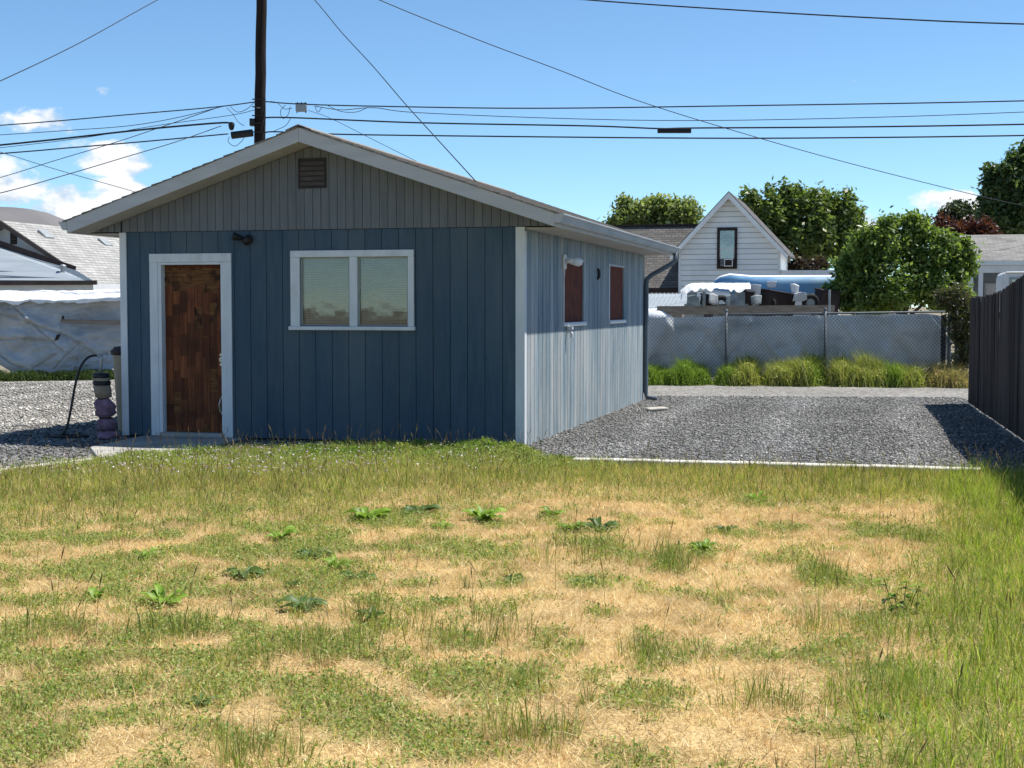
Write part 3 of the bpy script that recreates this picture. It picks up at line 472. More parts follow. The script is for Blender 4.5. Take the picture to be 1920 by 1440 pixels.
# gable
RIDGE_U = -2.57; PITCHT = .339; EAVE_O = .47; RAKE_O = .47; zr = lambda u: 3.70 - abs(u - RIDGE_U) * PITCHT      # underside of the shingles
soff = lambda u: zr(u) - .152                                                     # underside of the boxed rake soffit
gw = MB().prism([(-SW_, SH + .03), (0, SH + .03), (0, soff(0)), (RIDGE_U, soff(RIDGE_U)), (-SW_, soff(-SW_))], .004, .10).build('gable_wall', dark_groove, shed)
g = RIDGE_U - .02 - .1055 * 28
while g < .3:
    a0, a1 = max(g + .003, -SW_ - .0), min(g + .1025, 0)
    if a1 - a0 > .02:
        poly = [(a0, SH + .018), (a1, SH + .018), (a1, soff(a1) - .003)] + ([(RIDGE_U, soff(RIDGE_U) - .003)] if a0 < RIDGE_U < a1 else []) + [(a0, soff(a0) - .003)]
        MB().prism(poly, -.016, .003).build('plank', gable_paint, gw)
    g += .1055
# gable eave returns: the gable boards run out under the side overhangs
for s0, s1 in ((-SW_ - EAVE_O + .02, -SW_), (0, EAVE_O - .02)):
    k = int((s1 - s0) / .1055) + 1
    for i in range(k):
        a0, a1 = s0 + i * (s1 - s0) / k + .004, s0 + (i + 1) * (s1 - s0) / k - .004
        MB().prism([(a0, SH + .018), (a1, SH + .018), (a1, max(soff(a1) - .003, SH + .03)), (a0, max(soff(a0) - .003, SH + .03))], -.016, .003).build('plank', gable_paint, gw)
vt = MB()
for b_ in ((-2.765, -2.41, 3.365, 3.39), (-2.765, -2.41, 3.035, 3.06), (-2.765, -2.742, 3.06, 3.365), (-2.433, -2.41, 3.06, 3.365)): vt.box(b_[0], b_[1], -.034, -.017, b_[2], b_[3])
vent_paint = pmat('vent_paint', (.030, .024, .023), (.05, .04, .038), 6, rough=.7)
slat_paint = pmat('slat_paint', (.075, .062, .06), (.10, .085, .08), 6, rough=.7)
vent = vt.build('gable_vent', vent_paint, shed)
MB().box(-2.742, -2.433, -.0195, -.0168, 3.06, 3.365).build('backing', room_dark, vent)
for i in range(5):
    z0 = 3.066 + i * .06
    MB().prism([(-.034, z0), (-.031, z0), (-.020, z0 + .046), (-.023, z0 + .046)], -2.741, -2.434, 'x').build('louver_slat', slat_paint, vent)
# corner boards
for nm, bx in (('a', [(-.088, .022, -.018, -.001, .02, SH + .012), (.001 + .0145, .022, -.001, .075, .02, SH - .03)]), ('b', [(-SW_ - .022, -SW_ + .07, -.018, -.001, .02, SH + .012), (-SW_ - .022, -SW_ - .0145, -.001, .09, .02, SH - .03)])):
    m = MB()
    for b_ in bx: m.box(*b_)
    m.build('corner_board', white_trim, shed, bevel=.003)
# other walls
MB().box(-SW_, -SW_ + .1, .101, SD, 0, SH).build('left_wall', blue_paint, shed)
MB().box(-SW_ + .101, -.101, SD - .1, SD, 0, SH).build('back_wall', blue_paint, shed)
MB().prism([(-SW_, SH + .005), (0, SH + .005), (0, soff(0)), (RIDGE_U, soff(RIDGE_U)), (-SW_, soff(-SW_))], SD - .1, SD).build('back_gable', gable_paint, shed)
SWIN = [(2.10, 3.41, 1.42, 2.255), (5.32, 6.62, 1.42, 2.255)]
bk = MB()
for r_ in rect_minus((.101, SD, 0, SH), SWIN): bk.box(-.10, -.0, r_[0], r_[1], r_[2], r_[3])
swl = bk.build('side_wall', pmat('faded_groove', (.03, .045, .055), (.05, .065, .075), 6, rough=.95), shed)
g = .08
while g < SD:
    a0, a1 = g + .010, min(g + .198, SD)
    for r_ in rect_minus((a0, a1, -.02, SH - .002), SWIN):
        if a1 - a0 > .03: MB().box(.001, .014, r_[0], r_[1], r_[2], r_[3]).build('plank', faded_paint, swl)
    g += .206
for i, (y0, y1, z0, z1) in enumerate(SWIN):
    w_ = empty('boarded_window', (0, 0, 0)); w_.parent = shed
    MB().box(-.03, -.012, y0 - .01, y1 + .01, z0, z1).build('board', osb, w_)
    MB().box(-.05, .045, y0 - .04, y1 + .05, z0 - .052, z0 - .003).build('sill', white_trim, w_, bevel=.004)
    MB().box(-.011, .022, y0 - .03, y0 + .02, z0 - .002, z1 + .02).build('casing', white_trim, w_)
    MB().box(-.011, .019, y0 + .021, y1 + .005, z1 - .012, z1 + .018).build('casing', pmat('worn_casing%d' % i, (.38, .42, .45), (.5, .53, .55), 8, rough=.8), w_)
    MB().box(-.011, .012, y1 - .018, y1 + .006, z0 - .002, z1 - .014).build('casing', faded_paint, w_)
# roof
roof = empty('roof', (0, 0, 0)); roof.parent = shed
Y0, Y1 = -RAKE_O, SD + RAKE_O
for s in (-1, 1):
    ue = RIDGE_U + s * (SW_ / 2 + EAVE_O)
    poly = [(RIDGE_U, zr(RIDGE_U)), (ue, zr(ue)), (ue, zr(ue) - .07), (RIDGE_U, zr(RIDGE_U) - .07)]
    MB().prism(poly if s > 0 else poly[::-1], Y0 + .021, Y1 - .021).build('roof_deck', soffit_paint, roof)
    m = []
    L_ = math.hypot(SW_ / 2 + EAVE_O + .05, (SW_ / 2 + EAVE_O + .05) * PITCHT); ncr = 23; dirv = Vector((s, 0, -PITCHT)).normalized(); nv = Vector((s * PITCHT, 0, 1)).normalized()
    for i in range(ncr):
        d1 = L_ - i * L_ / ncr; d0 = max(d1 - L_ / ncr - .01, 0); o0 = Vector((RIDGE_U, 0, zr(RIDGE_U) + .001)); e0 = Y0 - .012 + random.uniform(-.012, .008); e1 = Y1 + .012
        lo_a, hi_a = o0 + dirv * d1 + nv * .002, o0 + dirv * d0 + nv * .001; lo_b, hi_b = o0 + dirv * d1 + nv * .016, o0 + dirv * d0 + nv * .005
        vs_ = []
        for yy in (e0, e1): vs_ += [(p.x, yy, p.z) for p in (lo_a, hi_a, hi_b, lo_b)]
        fs_ = [(0, 1, 2, 3), (7, 6, 5, 4), (0, 4, 5, 1), (1, 5, 6, 2), (2, 6, 7, 3), (3, 7, 4, 0)]
        MB().add(vs_, fs_ if s < 0 else [f_[::-1] for f_ in fs_]).build('shingle_course', shingle, roof)
MB().prism([(RIDGE_U - .16, zr(RIDGE_U - .16) + .018), (RIDGE_U, zr(RIDGE_U) + .024), (RIDGE_U + .16, zr(RIDGE_U + .16) + .018), (RIDGE_U + .16, zr(RIDGE_U + .16) + .030), (RIDGE_U, zr(RIDGE_U) + .038), (RIDGE_U - .16, zr(RIDGE_U - .16) + .030)], Y0 - .012, Y1 + .012).build('ridge_cap', shingle, roof)
for s in (-1, 1):
    ue = RIDGE_U + s * (SW_ / 2 + EAVE_O - .03); poly = [(RIDGE_U + s * .001, zr(RIDGE_U) - .139), (ue, zr(ue) - .139), (ue, zr(ue) - .15), (RIDGE_U + s * .001, zr(RIDGE_U) - .15)]
    MB().prism(poly if s > 0 else poly[::-1], Y0 + .021, -.0165).build('rake_soffit', soffit_paint, roof)
for yy in (Y0, Y1 - .02):
    for s in (-1, 1):
        ue = RIDGE_U + s * (SW_ / 2 + EAVE_O); poly = [(RIDGE_U + s * .001, zr(RIDGE_U)), (ue, zr(ue)), (ue, zr(ue) - .155), (RIDGE_U + s * .001, zr(RIDGE_U) - .165)]
        MB().prism(poly[::-1] if s > 0 else poly, yy, yy + .02).build('rake_board', fascia_paint, roof, bevel=.003)
for s in (-1, 1):
    ue = RIDGE_U + s * (SW_ / 2 + EAVE_O); x0, x1 = sorted((ue, ue - s * .02))
    MB().box(x0, x1, Y0 + .021, Y1 - .021, zr(ue) - .15, zr(ue) - .071).build('eave_board', fascia_paint, roof)
    xa, xb = sorted((RIDGE_U + s * SW_ / 2 + s * .02, ue - s * .021)); MB().box(xa, xb, -.0 + .01, SD + .02, SH - .012, SH + .005).build('soffit', soffit_paint, roof)
    gp = [(0, .0), (0, -.10), (.055, -.10), (.075, -.075), (.085, -.04), (.11, -.012), (.11, .0), (.104, .0), (.104, -.008), (.080, -.036), (.068, -.07), (.052, -.094), (.006, -.094), (.006, 0)]
    zt = zr(ue) - .012; pl = [(ue + s * (.001 + p[0]), zt + p[1]) for p in gp]
    gt = MB().prism(pl if s < 0 else pl[::-1], Y0 + .002, Y1 - .03).build('gutter', gutter_metal, roof)
    gc = [(ue + s * (.001 + p[0]), zt + p[1]) for p in gp[:8]]
    for ya in (Y0 - .002, Y1 - .0295): MB().prism(gc if s < 0 else gc[::-1], ya, ya + .004).build('end_cap', fascia_paint, gt)
    for ya in (2.4, 6.1): MB().prism([(p[0] + s * .001, p[1] - .001) for p in gc][::(1 if s < 0 else -1)], ya, ya + .02).build('gutter_seam', gutter_metal, gt)
# downspout at the far right corner
ue = RIDGE_U + SW_ / 2 + EAVE_O + .055; zt = zr(ue - .055) - .10
ds = MB(); ds.tube([(ue, SD + .2, zt + .02), (ue, SD + .2, zt - .14), (ue - .06, SD + .16, zt - .2), (.14, SD - .06, zt - .40), (.065, SD - .10, zt - .48), (.06, SD - .10, zt - .60), (.06, SD - .10, .14), (.09, SD - .11, .05), (.26, SD - .14, .03)], .042, 8)
ds.build('downspout', pipe_paint, shed, smooth=True)
# door
dtr = MB(); dtr.box(-4.755, -4.645, -.022, -.001, .03, 2.17).box(-3.765, -3.655, -.022, -.001, .02, 2.17).box(-4.755, -3.655, -.024, -.001, 2.171, 2.275)
df = dtr.build('door_casing', white_trim, shed, bevel=.003)
MB().box(-4.644, -4.60, -.012, .12, .03, 2.169).box(-3.80, -3.766, -.012, .12, .03, 2.169).box(-4.599, -3.801, -.012, .12, 2.14, 2.169).build('door_jamb', white_trim, shed)
MB().box(-4.62, -3.78, -.06, .13, .0, .072).build('threshold', concrete, shed, bevel=.006)
door = MB().box(-4.598, -3.802, .085, .12, .075, 2.138).build('door', core_wood, shed)
cw = .795 / 8
for i in range(8):
    z = .078 + (0, .14, .05, .19, .10, .02, .16, .08)[i] - .2
    top = 1.86 + random.uniform(-.08, .06); u0 = -4.597 + i * cw
    while z < top:
        z1 = min(z + .272, top); za = max(z, .078)
        if z1 - za > .03 and random.random() > .03:
            d_ = random.uniform(.004, .009); MB().box(u0 + .002, u0 + cw - .002, .085 - d_, .0848, za + .004, z1 - .004).build('veneer_strip', veneer, door)
        z += .272
m = MB().box(-4.596, -3.804, .072, .0848, 1.93, 1.985).build('door_batten', core_wood, door)
MB().box(-4.58, -4.30, .078, .0848, 1.99, 2.05).build('veneer_strip', core_wood, door); MB().box(-4.27, -3.83, .076, .0848, 1.995, 2.06).build('veneer_strip', core_wood, door)
rag = MB(); uu = -4.59
while uu < -3.82:
    w_ = random.uniform(.01, .03); rag.prism([(uu, 2.137), (uu + w_, 2.137), (uu + w_ * .8, 2.137 - random.uniform(.02, .07)), (uu + w_ * .2, 2.137 - random.uniform(.02, .07))][::-1], .078, .084); uu += w_ + .004
rag.build('torn_edge', veneer, door)
brass = pmat('worn_metal_lock', (.50, .47, .38), (.62, .58, .48), 9, rough=.35, metal=.7)
def disc(u, z, r, y0, y1, mat, name, par, n=16):
    return MB().prism([(u + r * math.cos(2 * math.pi * k / n), z + r * math.sin(2 * math.pi * k / n)) for k in range(n)], y0, y1).build(name, mat, par)
lk = disc(-3.835, .975, .032, .062, .0749, brass, 'deadbolt', door); disc(-3.835, .975, .011, .0595, .0619, black_metal, 'keyhole', lk)
disc(-3.845, 1.035, .017, .064, .0749, brass, 'screw_plate', door); disc(-3.845, .915, .017, .064, .0749, brass, 'screw_plate', door)
MB().box(-3.85, -3.815, .066, .0749, 1.19, 1.36).build('strike_plate', black_metal, door)
MB().tube([(-3.83, .07, .50), (-3.84, .03, .49), (-3.85, .012, .42), (-3.845, .03, .335), (-3.83, .07, .325)], .009, 8).box(-3.85, -3.812, .066, .0749, .485, .515).box(-3.85, -3.812, .066, .0749, .31, .34).build('pull_handle', brass, door)
# window
wf = MB().box(-2.88, -2.761, -.026, -.001, 1.39, 2.215).box(-1.394, -1.32, -.026, -.001, 1.39, 2.215).box(-2.88, -1.32, -.028, -.001, 2.216, 2.295).build('window_casing', white_trim, shed, bevel=.003)
win = empty('window', (0, 0, 0)); win.parent = shed
MB().box(-2.90, -1.305, -.05, .03, 1.345, 1.389).build('sill', white_trim, win, bevel=.004)
MB().box(-2.127, -2.03, -.02, .06, 1.39, 2.215).build('mullion', white_trim, win, bevel=.003)
sf = MB()
for u0, u1 in ((-2.76, -2.128), (-2.029, -1.395)):
    sf.box(u0, u0 + .02, .012, .05, 1.40, 2.214).box(u1 - .02, u1, .012, .05, 1.40, 2.214).box(u0 + .021, u1 - .021, .012, .05, 1.39, 1.412).box(u0 + .021, u1 - .021, .012, .05, 2.196, 2.214)
    MB().box(u0 + .0205, u1 - .0205, .028, .032, 1.4125, 2.1955).build('pane', glass, win)
    bl = MB(); z = 1.43
    while z < 2.19:
        skew = 0
        if u0 > -2.1 and z < 1.62: skew = .03 * math.sin(z * 40)
        bl.add([(u0 + .03, .062, z - .008), (u1 - .03, .062, z - .008 + skew), (u1 - .03, .080, z + .009 + skew), (u0 + .03, .080, z + .009)], [(0, 1, 2, 3)]); z += .0205
    for uc in (u0 + .12, u1 - .12): bl.box(uc - .002, uc + .002, .058, .060, 1.42, 2.19)
    bl.box(u0 + .03, u1 - .03, .06, .085, 2.19, 2.213); bl.build('blind', blind_mat, win)
sf.build('sash_frame', pmat('sash_paint', (.30, .31, .29), (.4, .41, .38), 5, rough=.6), win)
MB().box(-2.759, -1.396, .19, .21, 1.3, 2.3).build('room_shade', room_dark, win)
# flood light, wall lamp, tap, small fittings
fl = MB().lathe([(.001, -.005), (.055, -.005), (.055, .02), (.04, .03), (.001, .03)], 16).build('floodlight', black_metal, shed); fl.location = (-3.42, -.001, 2.44); fl.rotation_euler = (R(90), 0, 0)
MB().tube([(0, 0, .03), (-.03, .01, .07), (-.06, .01, .09)], .012, 8).build('arm', black_metal, fl)
MB().tube([(-.05, .005, .05), (-.07, .01, .10), (-.135, .03, .14), (-.145, .034, .147)], [.02, .035, .05, .048], 12).build('lamp_head', black_metal, fl, smooth=True)
MB().tube([(.0, -.005, .028), (.0, -.012, .055), (.0, -.03, .10)], [.025, .05, .052], 12).build('lamp_head', black_metal, fl, smooth=True)
wlamp = MB().box(.016, .05, 2.0, 2.13, 2.11, 2.30).build('wall_lamp', white_plastic, shed, bevel=.01)
MB().tube([(.05, 2.06, 2.21), (.10, 2.07, 2.22), (.125, 2.09, 2.215)], [.03, .035, .05], 12).build('lamp_holder', white_plastic, wlamp, smooth=True)
MB().tube([(.125, 2.09, 2.215), (.155, 2.11, 2.21), (.21, 2.15, 2.20), (.235, 2.17, 2.195)], [.035, .052, .056, .035], 14).build('bulb', hull_white, wlamp, smooth=True)
MB().tube([(.035, 2.065, 2.11), (.022, 2.065, 1.9), (.024, 2.065, 1.43)], .009, 6).build('cable', white_plastic, wlamp)
MB().tube([(.01, 2.28, 1.30), (.07, 2.28, 1.30), (.085, 2.28, 1.27), (.085, 2.28, 1.22)], .022, 8).box(.03, .10, 2.25, 2.31, 1.325, 1.365).build('tap', white_plastic, shed)
MB().tube([(.014, 4.36, 2.17), (.04, 4.36, 2.15), (.045, 4.36, 2.06), (.014, 4.36, 2.02)], .02, 8).build('wall_hook', black_metal, shed)
MB().tube([(-.03, -.03, .02), (-.03, -.03, .17)], .014, 8).box(-.05, -.015, -.045, -.02, .17, .205).build('pipe_stub', white_plastic, shed)

# ================================================================ BY THE SHED
p = gr(1232, 771); st = MB().box(-.17, .15, -.09, .09, 0, .045).build('stone_slab', stone_mat, None, bevel=.012); st.location = (p.x, p.y, .012); st.rotation_euler = (.05, -.04, .3); tag(st, 'flat pale slab lying on the gravel below the downspout', 'slab')
bp = SHED.world(-SW_ - .33, .85, 0)
bn = empty('tan_bin', bp, .2, 'tall tan plastic bin standing behind the left shed corner', 'bin')
MB().lathe([(.20, .0), (.215, .02), (.27, .98), (.275, 1.0), (.255, 1.0), (.20, .06)], 24).build('body', bin_tan, bn, smooth=True)
MB().lathe([(.262, 1.001), (.295, 1.0), (.30, 1.05), (.27, 1.075), (.25, 1.10), (.02, 1.13)], 24).build('lid', dark_trim, bn, smooth=True)
hp = gr(205, 822); hy = empty('standpipe', (hp.x - .02, hp.y - .05, 0), 0, 'garden standpipe wrapped in pink and tan insulation beside the shed', 'standpipe')
def wrap(prof, lean, name, mat, seed, amp):
    m = MB(); n = 20; rr = random.Random(seed); vs_, fs_ = [], []; off = [rr.uniform(-1, 1) for _ in range(n * len(prof))]
    for i, (r, z) in enumerate(prof):
        for k in range(n):
            a_ = 2 * math.pi * k / n; q = r * (1 + amp * off[i * n + k] + amp * 1.2 * math.sin(3 * a_ + i)); vs_.append((q * math.cos(a_) + lean[0] + lean[1] * z, q * math.sin(a_), z))
    for i in range(len(prof) - 1):
        for k in range(n): fs_.append((i * n + k, i * n + (k + 1) % n, (i + 1) * n + (k + 1) % n, (i + 1) * n + k))
    fs_.append(tuple(range(n - 1, -1, -1))); fs_.append(tuple(range((len(prof) - 1) * n, len(prof) * n))); return m.add(vs_, fs_).build(name, mat, hy, smooth=True)
ln = (.02, -.10)
wrap([(.10, .0), (.13, .02), (.125, .05), (.115, .08), (.075, .105), (.10, .12), (.118, .15), (.105, .19), (.11, .225), (.07, .25), (.07, .27), (.105, .29), (.125, .32), (.11, .36), (.125, .40), (.115, .44), (.085, .485), (.06, .50)], ln, 'pink_wrap', wrap_pink, 3, .12); wrap([(.08, .098), (.092, .104), (.08, .11)], ln, 'tie_band', black_metal, 8, .02); wrap([(.078, .252), (.092, .26), (.078, .268)], ln, 'tie_band', black_metal, 9, .02)
wrap([(.06, .50), (.10, .515), (.105, .62), (.10, .66)], ln, 'tan_wrap', wrap_tan, 4, .03); wrap([(.102, .662), (.108, .67), (.108, .705), (.102, .712)], ln, 'tape_band', black_metal, 5, .015)
wrap([(.098, .714), (.102, .72), (.10, .752)], ln, 'tan_wrap', wrap_tan, 6, .02); wrap([(.10, .754), (.106, .76), (.104, .80), (.08, .812)], ln, 'tape_band', black_metal, 7, .015)
MB().tube([(-.06, 0, .80), (-.045, 0, .98), (-.05, 0, 1.04)], .017, 8).tube([(-.05, 0, 1.03), (-.02, 0, 1.05), (.03, 0, 1.045)], .013, 8).tube([(-.05, 0, 1.03), (-.09, 0, 1.025)], .022, 8).build('spout', galv, hy, smooth=True)
hs = [(-.09, 0, 1.025), (-.17, 0, 1.03), (-.25, -.01, .98), (-.32, -.02, .86), (-.37, -.03, .66), (-.41, -.04, .42), (-.45, -.05, .20), (-.50, -.06, .06), (-.60, -.02, .03), (-.75, .12, .03), (-.55, .22, .03), (-.25, .15, .03), (-.2, -.02, .03), (-.42, -.12, .035), (-.8, -.05, .035)]
ho = MB().tube([Vector(q) for q in hs], .017, 8).build('garden_hose', hose_mat, None, smooth=True); ho.location = hy.location; tag(ho, 'black garden hose hanging from the standpipe and coiled on the gravel', 'hose')
sb = ho.modifiers.new('smooth', 'SUBSURF'); sb.levels = 2; sb.render_levels = 2

# ================================================================ PLANK FENCE (right)
fb = Vector((FX(23.73), 23.73, 0)); fdir = Vector((-.222, -1, 0)).normalized()
wfn = empty('plank_fence', fb, 0, 'tall weathered dark plank fence along the right side of the drive', 'fence')
def fh(y): return float(np.interp(y, [15, 17.3, 18.2, 19.4, 21, 23.8], [2.02, 2.01, 1.95, 1.84, 1.80, 1.765]))
nrm = Vector((fdir.y, -fdir.x, 0))
pm = []
for k in range(5):
    m = MB(); w_ = .138; c_ = .0
    m.prism([(-w_ / 2, 0), (w_ / 2, 0), (w_ / 2, .985 + .004 * k), (w_ / 2 - .02, 1.0), (-w_ / 2 + .02, 1.0 - .003 * k), (-w_ / 2, .985)], -.009, .009); pm.append(m.mesh('picket')); pm[-1].materials.append(fence_wood)
ang = math.atan2(fdir.y, fdir.x)
for i in range(118):
    d_ = .07 + i * .1445; pp = fdir * d_; y_ = fb.y + pp.y; o = bpy.data.objects.new('picket', random.choice(pm)); col.objects.link(o); o.parent = wfn
    o.location = (pp.x + nrm.x * random.uniform(-.006, .006), pp.y, .03); o.rotation_euler = (random.uniform(-.008, .008), random.uniform(-.008, .008), ang + random.uniform(-.05, .05)); o.scale = (random.uniform(.97, 1.02), 1, fh(y_) - .03 + random.uniform(-.012, .012))
for z_ in (.4, 1.5): MB().quadbar(Vector((0, 0, z_)) - nrm * .045, fdir * 17 + Vector((0, 0, z_)) - nrm * .045, .04, .09).build('rail', fence_wood, wfn)
for i in range(8): q = fdir * (.1 + i * 2.4) - nrm * .12; MB().box(q.x - .045, q.x + .045, q.y - .045, q.y + .045, -.1, 1.7).build('post', fence_wood, wfn)

# ================================================================ CHAIN-LINK FENCE behind the alley
A, B = at(1195, 700, 31.0), at(1779, 700, 30.0); A.z = B.z = 0
cf_ = empty('chain_link_fence', A, 0, 'chain-link fence lined with grey sheeting behind the alley weeds', 'fence'); cd = B - A; CL = cd.length; ct = cd.normalized(); cn = Vector((ct.y, -ct.x, 0))      # cn points to the camera
FT = lambda s: 1.42 + .10 * s / CL
def cp(s, z, o=0.): q = ct * s + cn * o; return Vector((q.x, q.y, z))
spx = [(1365 - 1195) / 584 * CL, (1551 - 1195) / 584 * CL, CL]
for s_ in [.02] + spx:
    po = MB().tube([cp(s_, -.1), cp(s_, FT(s_) + .07)], .03 if s_ < CL else .04, 10).build('post', fence_steel, cf_, smooth=True); MB().lathe([(.036, 0), (.038, .02), (.025, .045), (.004, .055)], 10, tuple(cp(s_, FT(s_) + .07))).build('post_cap', fence_steel, po)
MB().tube([cp(spx[0], FT(spx[0])), cp(CL, FT(CL))], .021, 8).build('top_rail', fence_steel, cf_, smooth=True)
ms = MB(); hgt = 1.46; step = .075; k = -int(hgt / step) - 1
def wire(s0, z0, s1, z1):
    ms.tube([cp(s0, z0, .035), cp(s1, z1, .035)], .0046, 3, False)
while k * step < CL:
    s0 = k * step
    for sg in (1, -1):
        a_, b_ = (s0, s0 + hgt * .85) if sg > 0 else (s0 + hgt * .85, s0)
        t0, t1 = 0., 1.
        d_ = b_ - a_
        for lim in (0, CL):
            pass
        lo_t, hi_t = sorted(((0 - a_) / d_, (CL - a_) / d_)); t0, t1 = max(0, lo_t), min(1, hi_t)
        if t1 - t0 > .02: wire(a_ + d_ * t0, .03 + hgt * .96 * t0, a_ + d_ * t1, .03 + hgt * .96 * t1)
    k += 1
tag(ms.build('mesh', fence_steel, cf_), kind='stuff')
# sheeting: sagging cloth tied at the posts
ns, nz = 170, 26; S, T = np.meshgrid(np.linspace(0, CL - .02, ns), np.linspace(0, 1, nz)); o_ = .02 * np.sin(S * 3 + T * 2)
for (s0, s1) in zip([0] + spx[:-1], spx):
    m_ = (S >= s0) & (S <= s1); q = (S - s0) / (s1 - s0); L_ = s1 - s0
    for kk in range(7):
        w_ = rng.uniform(.02, .06); slope = rng.uniform(.25, 1.1) * rng.choice([-1, 1]); c_ = rng.uniform(0, 1); o_ = o_ + m_ * .09 * rng.choice([-1, 1]) * np.exp(-((q * 1. - c_ - slope * (T - 1) * .5) / w_) ** 2)
    o_ = o_ - m_ * .04 * np.exp(-(q / .03) ** 2)
o_ = o_ * (1 - T ** 3)
ztop = 1.39 + .10 * S / CL - .015 * np.abs(np.sin(S * 5.2)) - np.where(S > spx[1], .10 * np.clip((S - CL + .5) / .5, 0, 1) ** 2, 0)
zbot = .10 + .06 * np.sin(S * 2.1) + np.where(S > CL - 1.0, np.clip(S - CL + 1.0, 0, 1) * .35, 0)
zz = zbot + (ztop - zbot) * T; P_ = np.stack([ct.x * S + cn.x * (-.06 - .0 + o_ * .9), ct.y * S + cn.y * (-.06 + o_ * .9), zz], -1).reshape(-1, 3)
P_ -= np.array([cn.x, cn.y, 0]) * .12
ii = np.arange(ns * nz).reshape(nz, ns); Fq = np.stack([ii[:-1, :-1], ii[:-1, 1:], ii[1:, 1:], ii[1:, :-1]], -1).reshape(-1, 4)
npmesh('privacy_sheet', P_, Fq, sheet_mat, parent=cf_, smooth=True)
# gate post and rail that carry on to the right
p1 = at(1792, 700, 29.7); e1 = empty('gate_post', (p1.x, p1.y, 0), 0, 'bare galvanised gate post with a short rail at the fence end', 'post')
MB().tube([(0, 0, -.1), (0, 0, 1.56)], .038, 10).build('upright', fence_steel, e1, smooth=True); MB().lathe([(.042, 1.56), (.044, 1.59), (.02, 1.63)], 10).build('cap', galv, e1)
MB().tube([(-.14, .05, 1.50), (.9, -.1, 1.52)], .02, 8).build('rail', galv, e1, smooth=True)
dn = MB().tube([cp(CL - .12, 0.05, -.02), cp(CL - .12, 1.45, -.02)], .055, 8).build('timber_post', dark_trim, cf_)

# ================================================================ FOLIAGE BUILDERS
def crown_pts(n, blobs, shell=.55):
    w = np.array([b[3] * b[4] * b[5] for b in blobs]) ** .75; w /= w.sum(); ch = rng.choice(len(blobs), n, p=w); B = np.array(blobs)[ch]
    d = rng.normal(size=(n, 3)); d /= np.linalg.norm(d, axis=1)[:, None]; r = (shell + (1 - shell) * rng.random(n) ** .6) * (1 + .10 * rng.normal(size=n)); r = np.where(rng.random(n) < .25, rng.random(n), r); return B[:, :3] + d * r[:, None] * B[:, 3:6], d
def leafcloud(pts, d, s, c, per=1, spread=0., droop=0.):
    n = len(pts); P = np.repeat(pts, per, 0) + rng.normal(size=(n * per, 3)) * spread; D = np.repeat(d, per, 0); q = D * .5 + rng.normal(size=(n * per, 3)) * .75 + np.array([0, 0, .55]); q /= np.linalg.norm(q, axis=1)[:, None]
    t = np.cross(q, rng.normal(size=(n * per, 3))); t[:, 2] -= droop; t /= np.linalg.norm(t, axis=1)[:, None]; b = np.cross(q, t); b /= np.linalg.norm(b, axis=1)[:, None]; s = (s * (.6 + .8 * rng.random(n * per)))[:, None]
    v = np.stack([P - t * s, P + b * s * .48, P + t * s, P - b * s * .48], 1).reshape(-1, 3); return v, np.arange(n * per * 4).reshape(-1, 4), np.repeat(c, 4, 0)
def tree(name, px, y, blobs, nclump, per, leaf, spread, tones, label, trunk=.16, shell=.6, group=None, cat='tree', limbs=7):
    """blobs: crown lobes as (pixel x, pixel y, radius px, radius py) measured at the tree's distance"""
    base = at(px, 700, y); base.z = 0; e = empty(name, base, 0, label, cat, group); k = y / FPX; B = []
    for (bx, by, rx, ry) in blobs:
        p = at(bx, by, y); B.append((p.x - base.x, random.uniform(-.25, .25) * rx * k, p.z, rx * k, rx * k * .8, ry * k))
    sub = []                                              # break each lobe into many smaller sprays
    for b in B:
        for _ in range(16):
            d = rng.normal(size=3); d /= np.linalg.norm(d); r = .6 + .5 * rng.random(); f_ = .14 + .20 * rng.random(); f2 = f_ * (1 + .9 * max(d[2], 0) * rng.random()); sub.append((b[0] + d[0] * b[3] * r * .92, b[1] + d[1] * b[4] * r * .9, b[2] + d[2] * b[5] * r * .92, b[3] * f_, b[4] * f_, b[5] * f2))
    Bs = [(b[0], b[1], b[2], b[3] * .78, b[4] * .78, b[5] * .78) for b in B]; pA, dA = crown_pts(int(nclump * .24), Bs, shell); pB, dB = crown_pts(int(nclump * .76), sub, .25); pts, d = np.concatenate([pA, pB]), np.concatenate([dA, dB]); k_ = pts[:, 2] > .1; pts, d = pts[k_], d[k_]; n = len(pts); cb = mixc(n, tones, .16); v, f, c = leafcloud(pts, d, leaf, np.repeat(cb, per, 0) * (1 + .18 * rng.normal(size=(n * per, 1))), per, spread); npmesh('crown', v, f, leaf_m, c, e)
    m = MB(); top = np.mean([b[2] for b in B]); m.tube([(0, 0, -.1), (.04, 0, top * .35), (-.03, .05, top * .7), (0, 0, top)], [trunk * 1.25, trunk, trunk * .75, trunk * .35], 8)
    for i in range(limbs):
        b = B[i % len(B)]; z0 = top * random.uniform(.35, .8); q = Vector((b[0] + random.uniform(-.4, .4) * b[3], b[1] + random.uniform(-.4, .4) * b[4], b[2] + random.uniform(-.1, .5) * b[5])); m.tube([(0, 0, z0), q * .5 + Vector((0, 0, z0 * .5 + .1)), q], [trunk * .45, trunk * .3, trunk * .08], 6)
    m.build('trunk', bark, e, smooth=True); return e
DARKG = [(.10, .155, .045), (.155, .215, .06), (.215, .275, .085), (.11, .16, .055)]; MIDG = [(.07, .125, .028), (.13, .205, .045), (.20, .285, .07), (.27, .345, .105)]; PALEG = [(.19, .25, .08), (.26, .31, .11), (.31, .35, .15), (.15, .20, .07)]
RED = [(.055, .018, .018), (.085, .026, .022), (.11, .04, .03)]; BROWN = [(.05, .035, .03), (.08, .05, .04), (.06, .055, .03)]
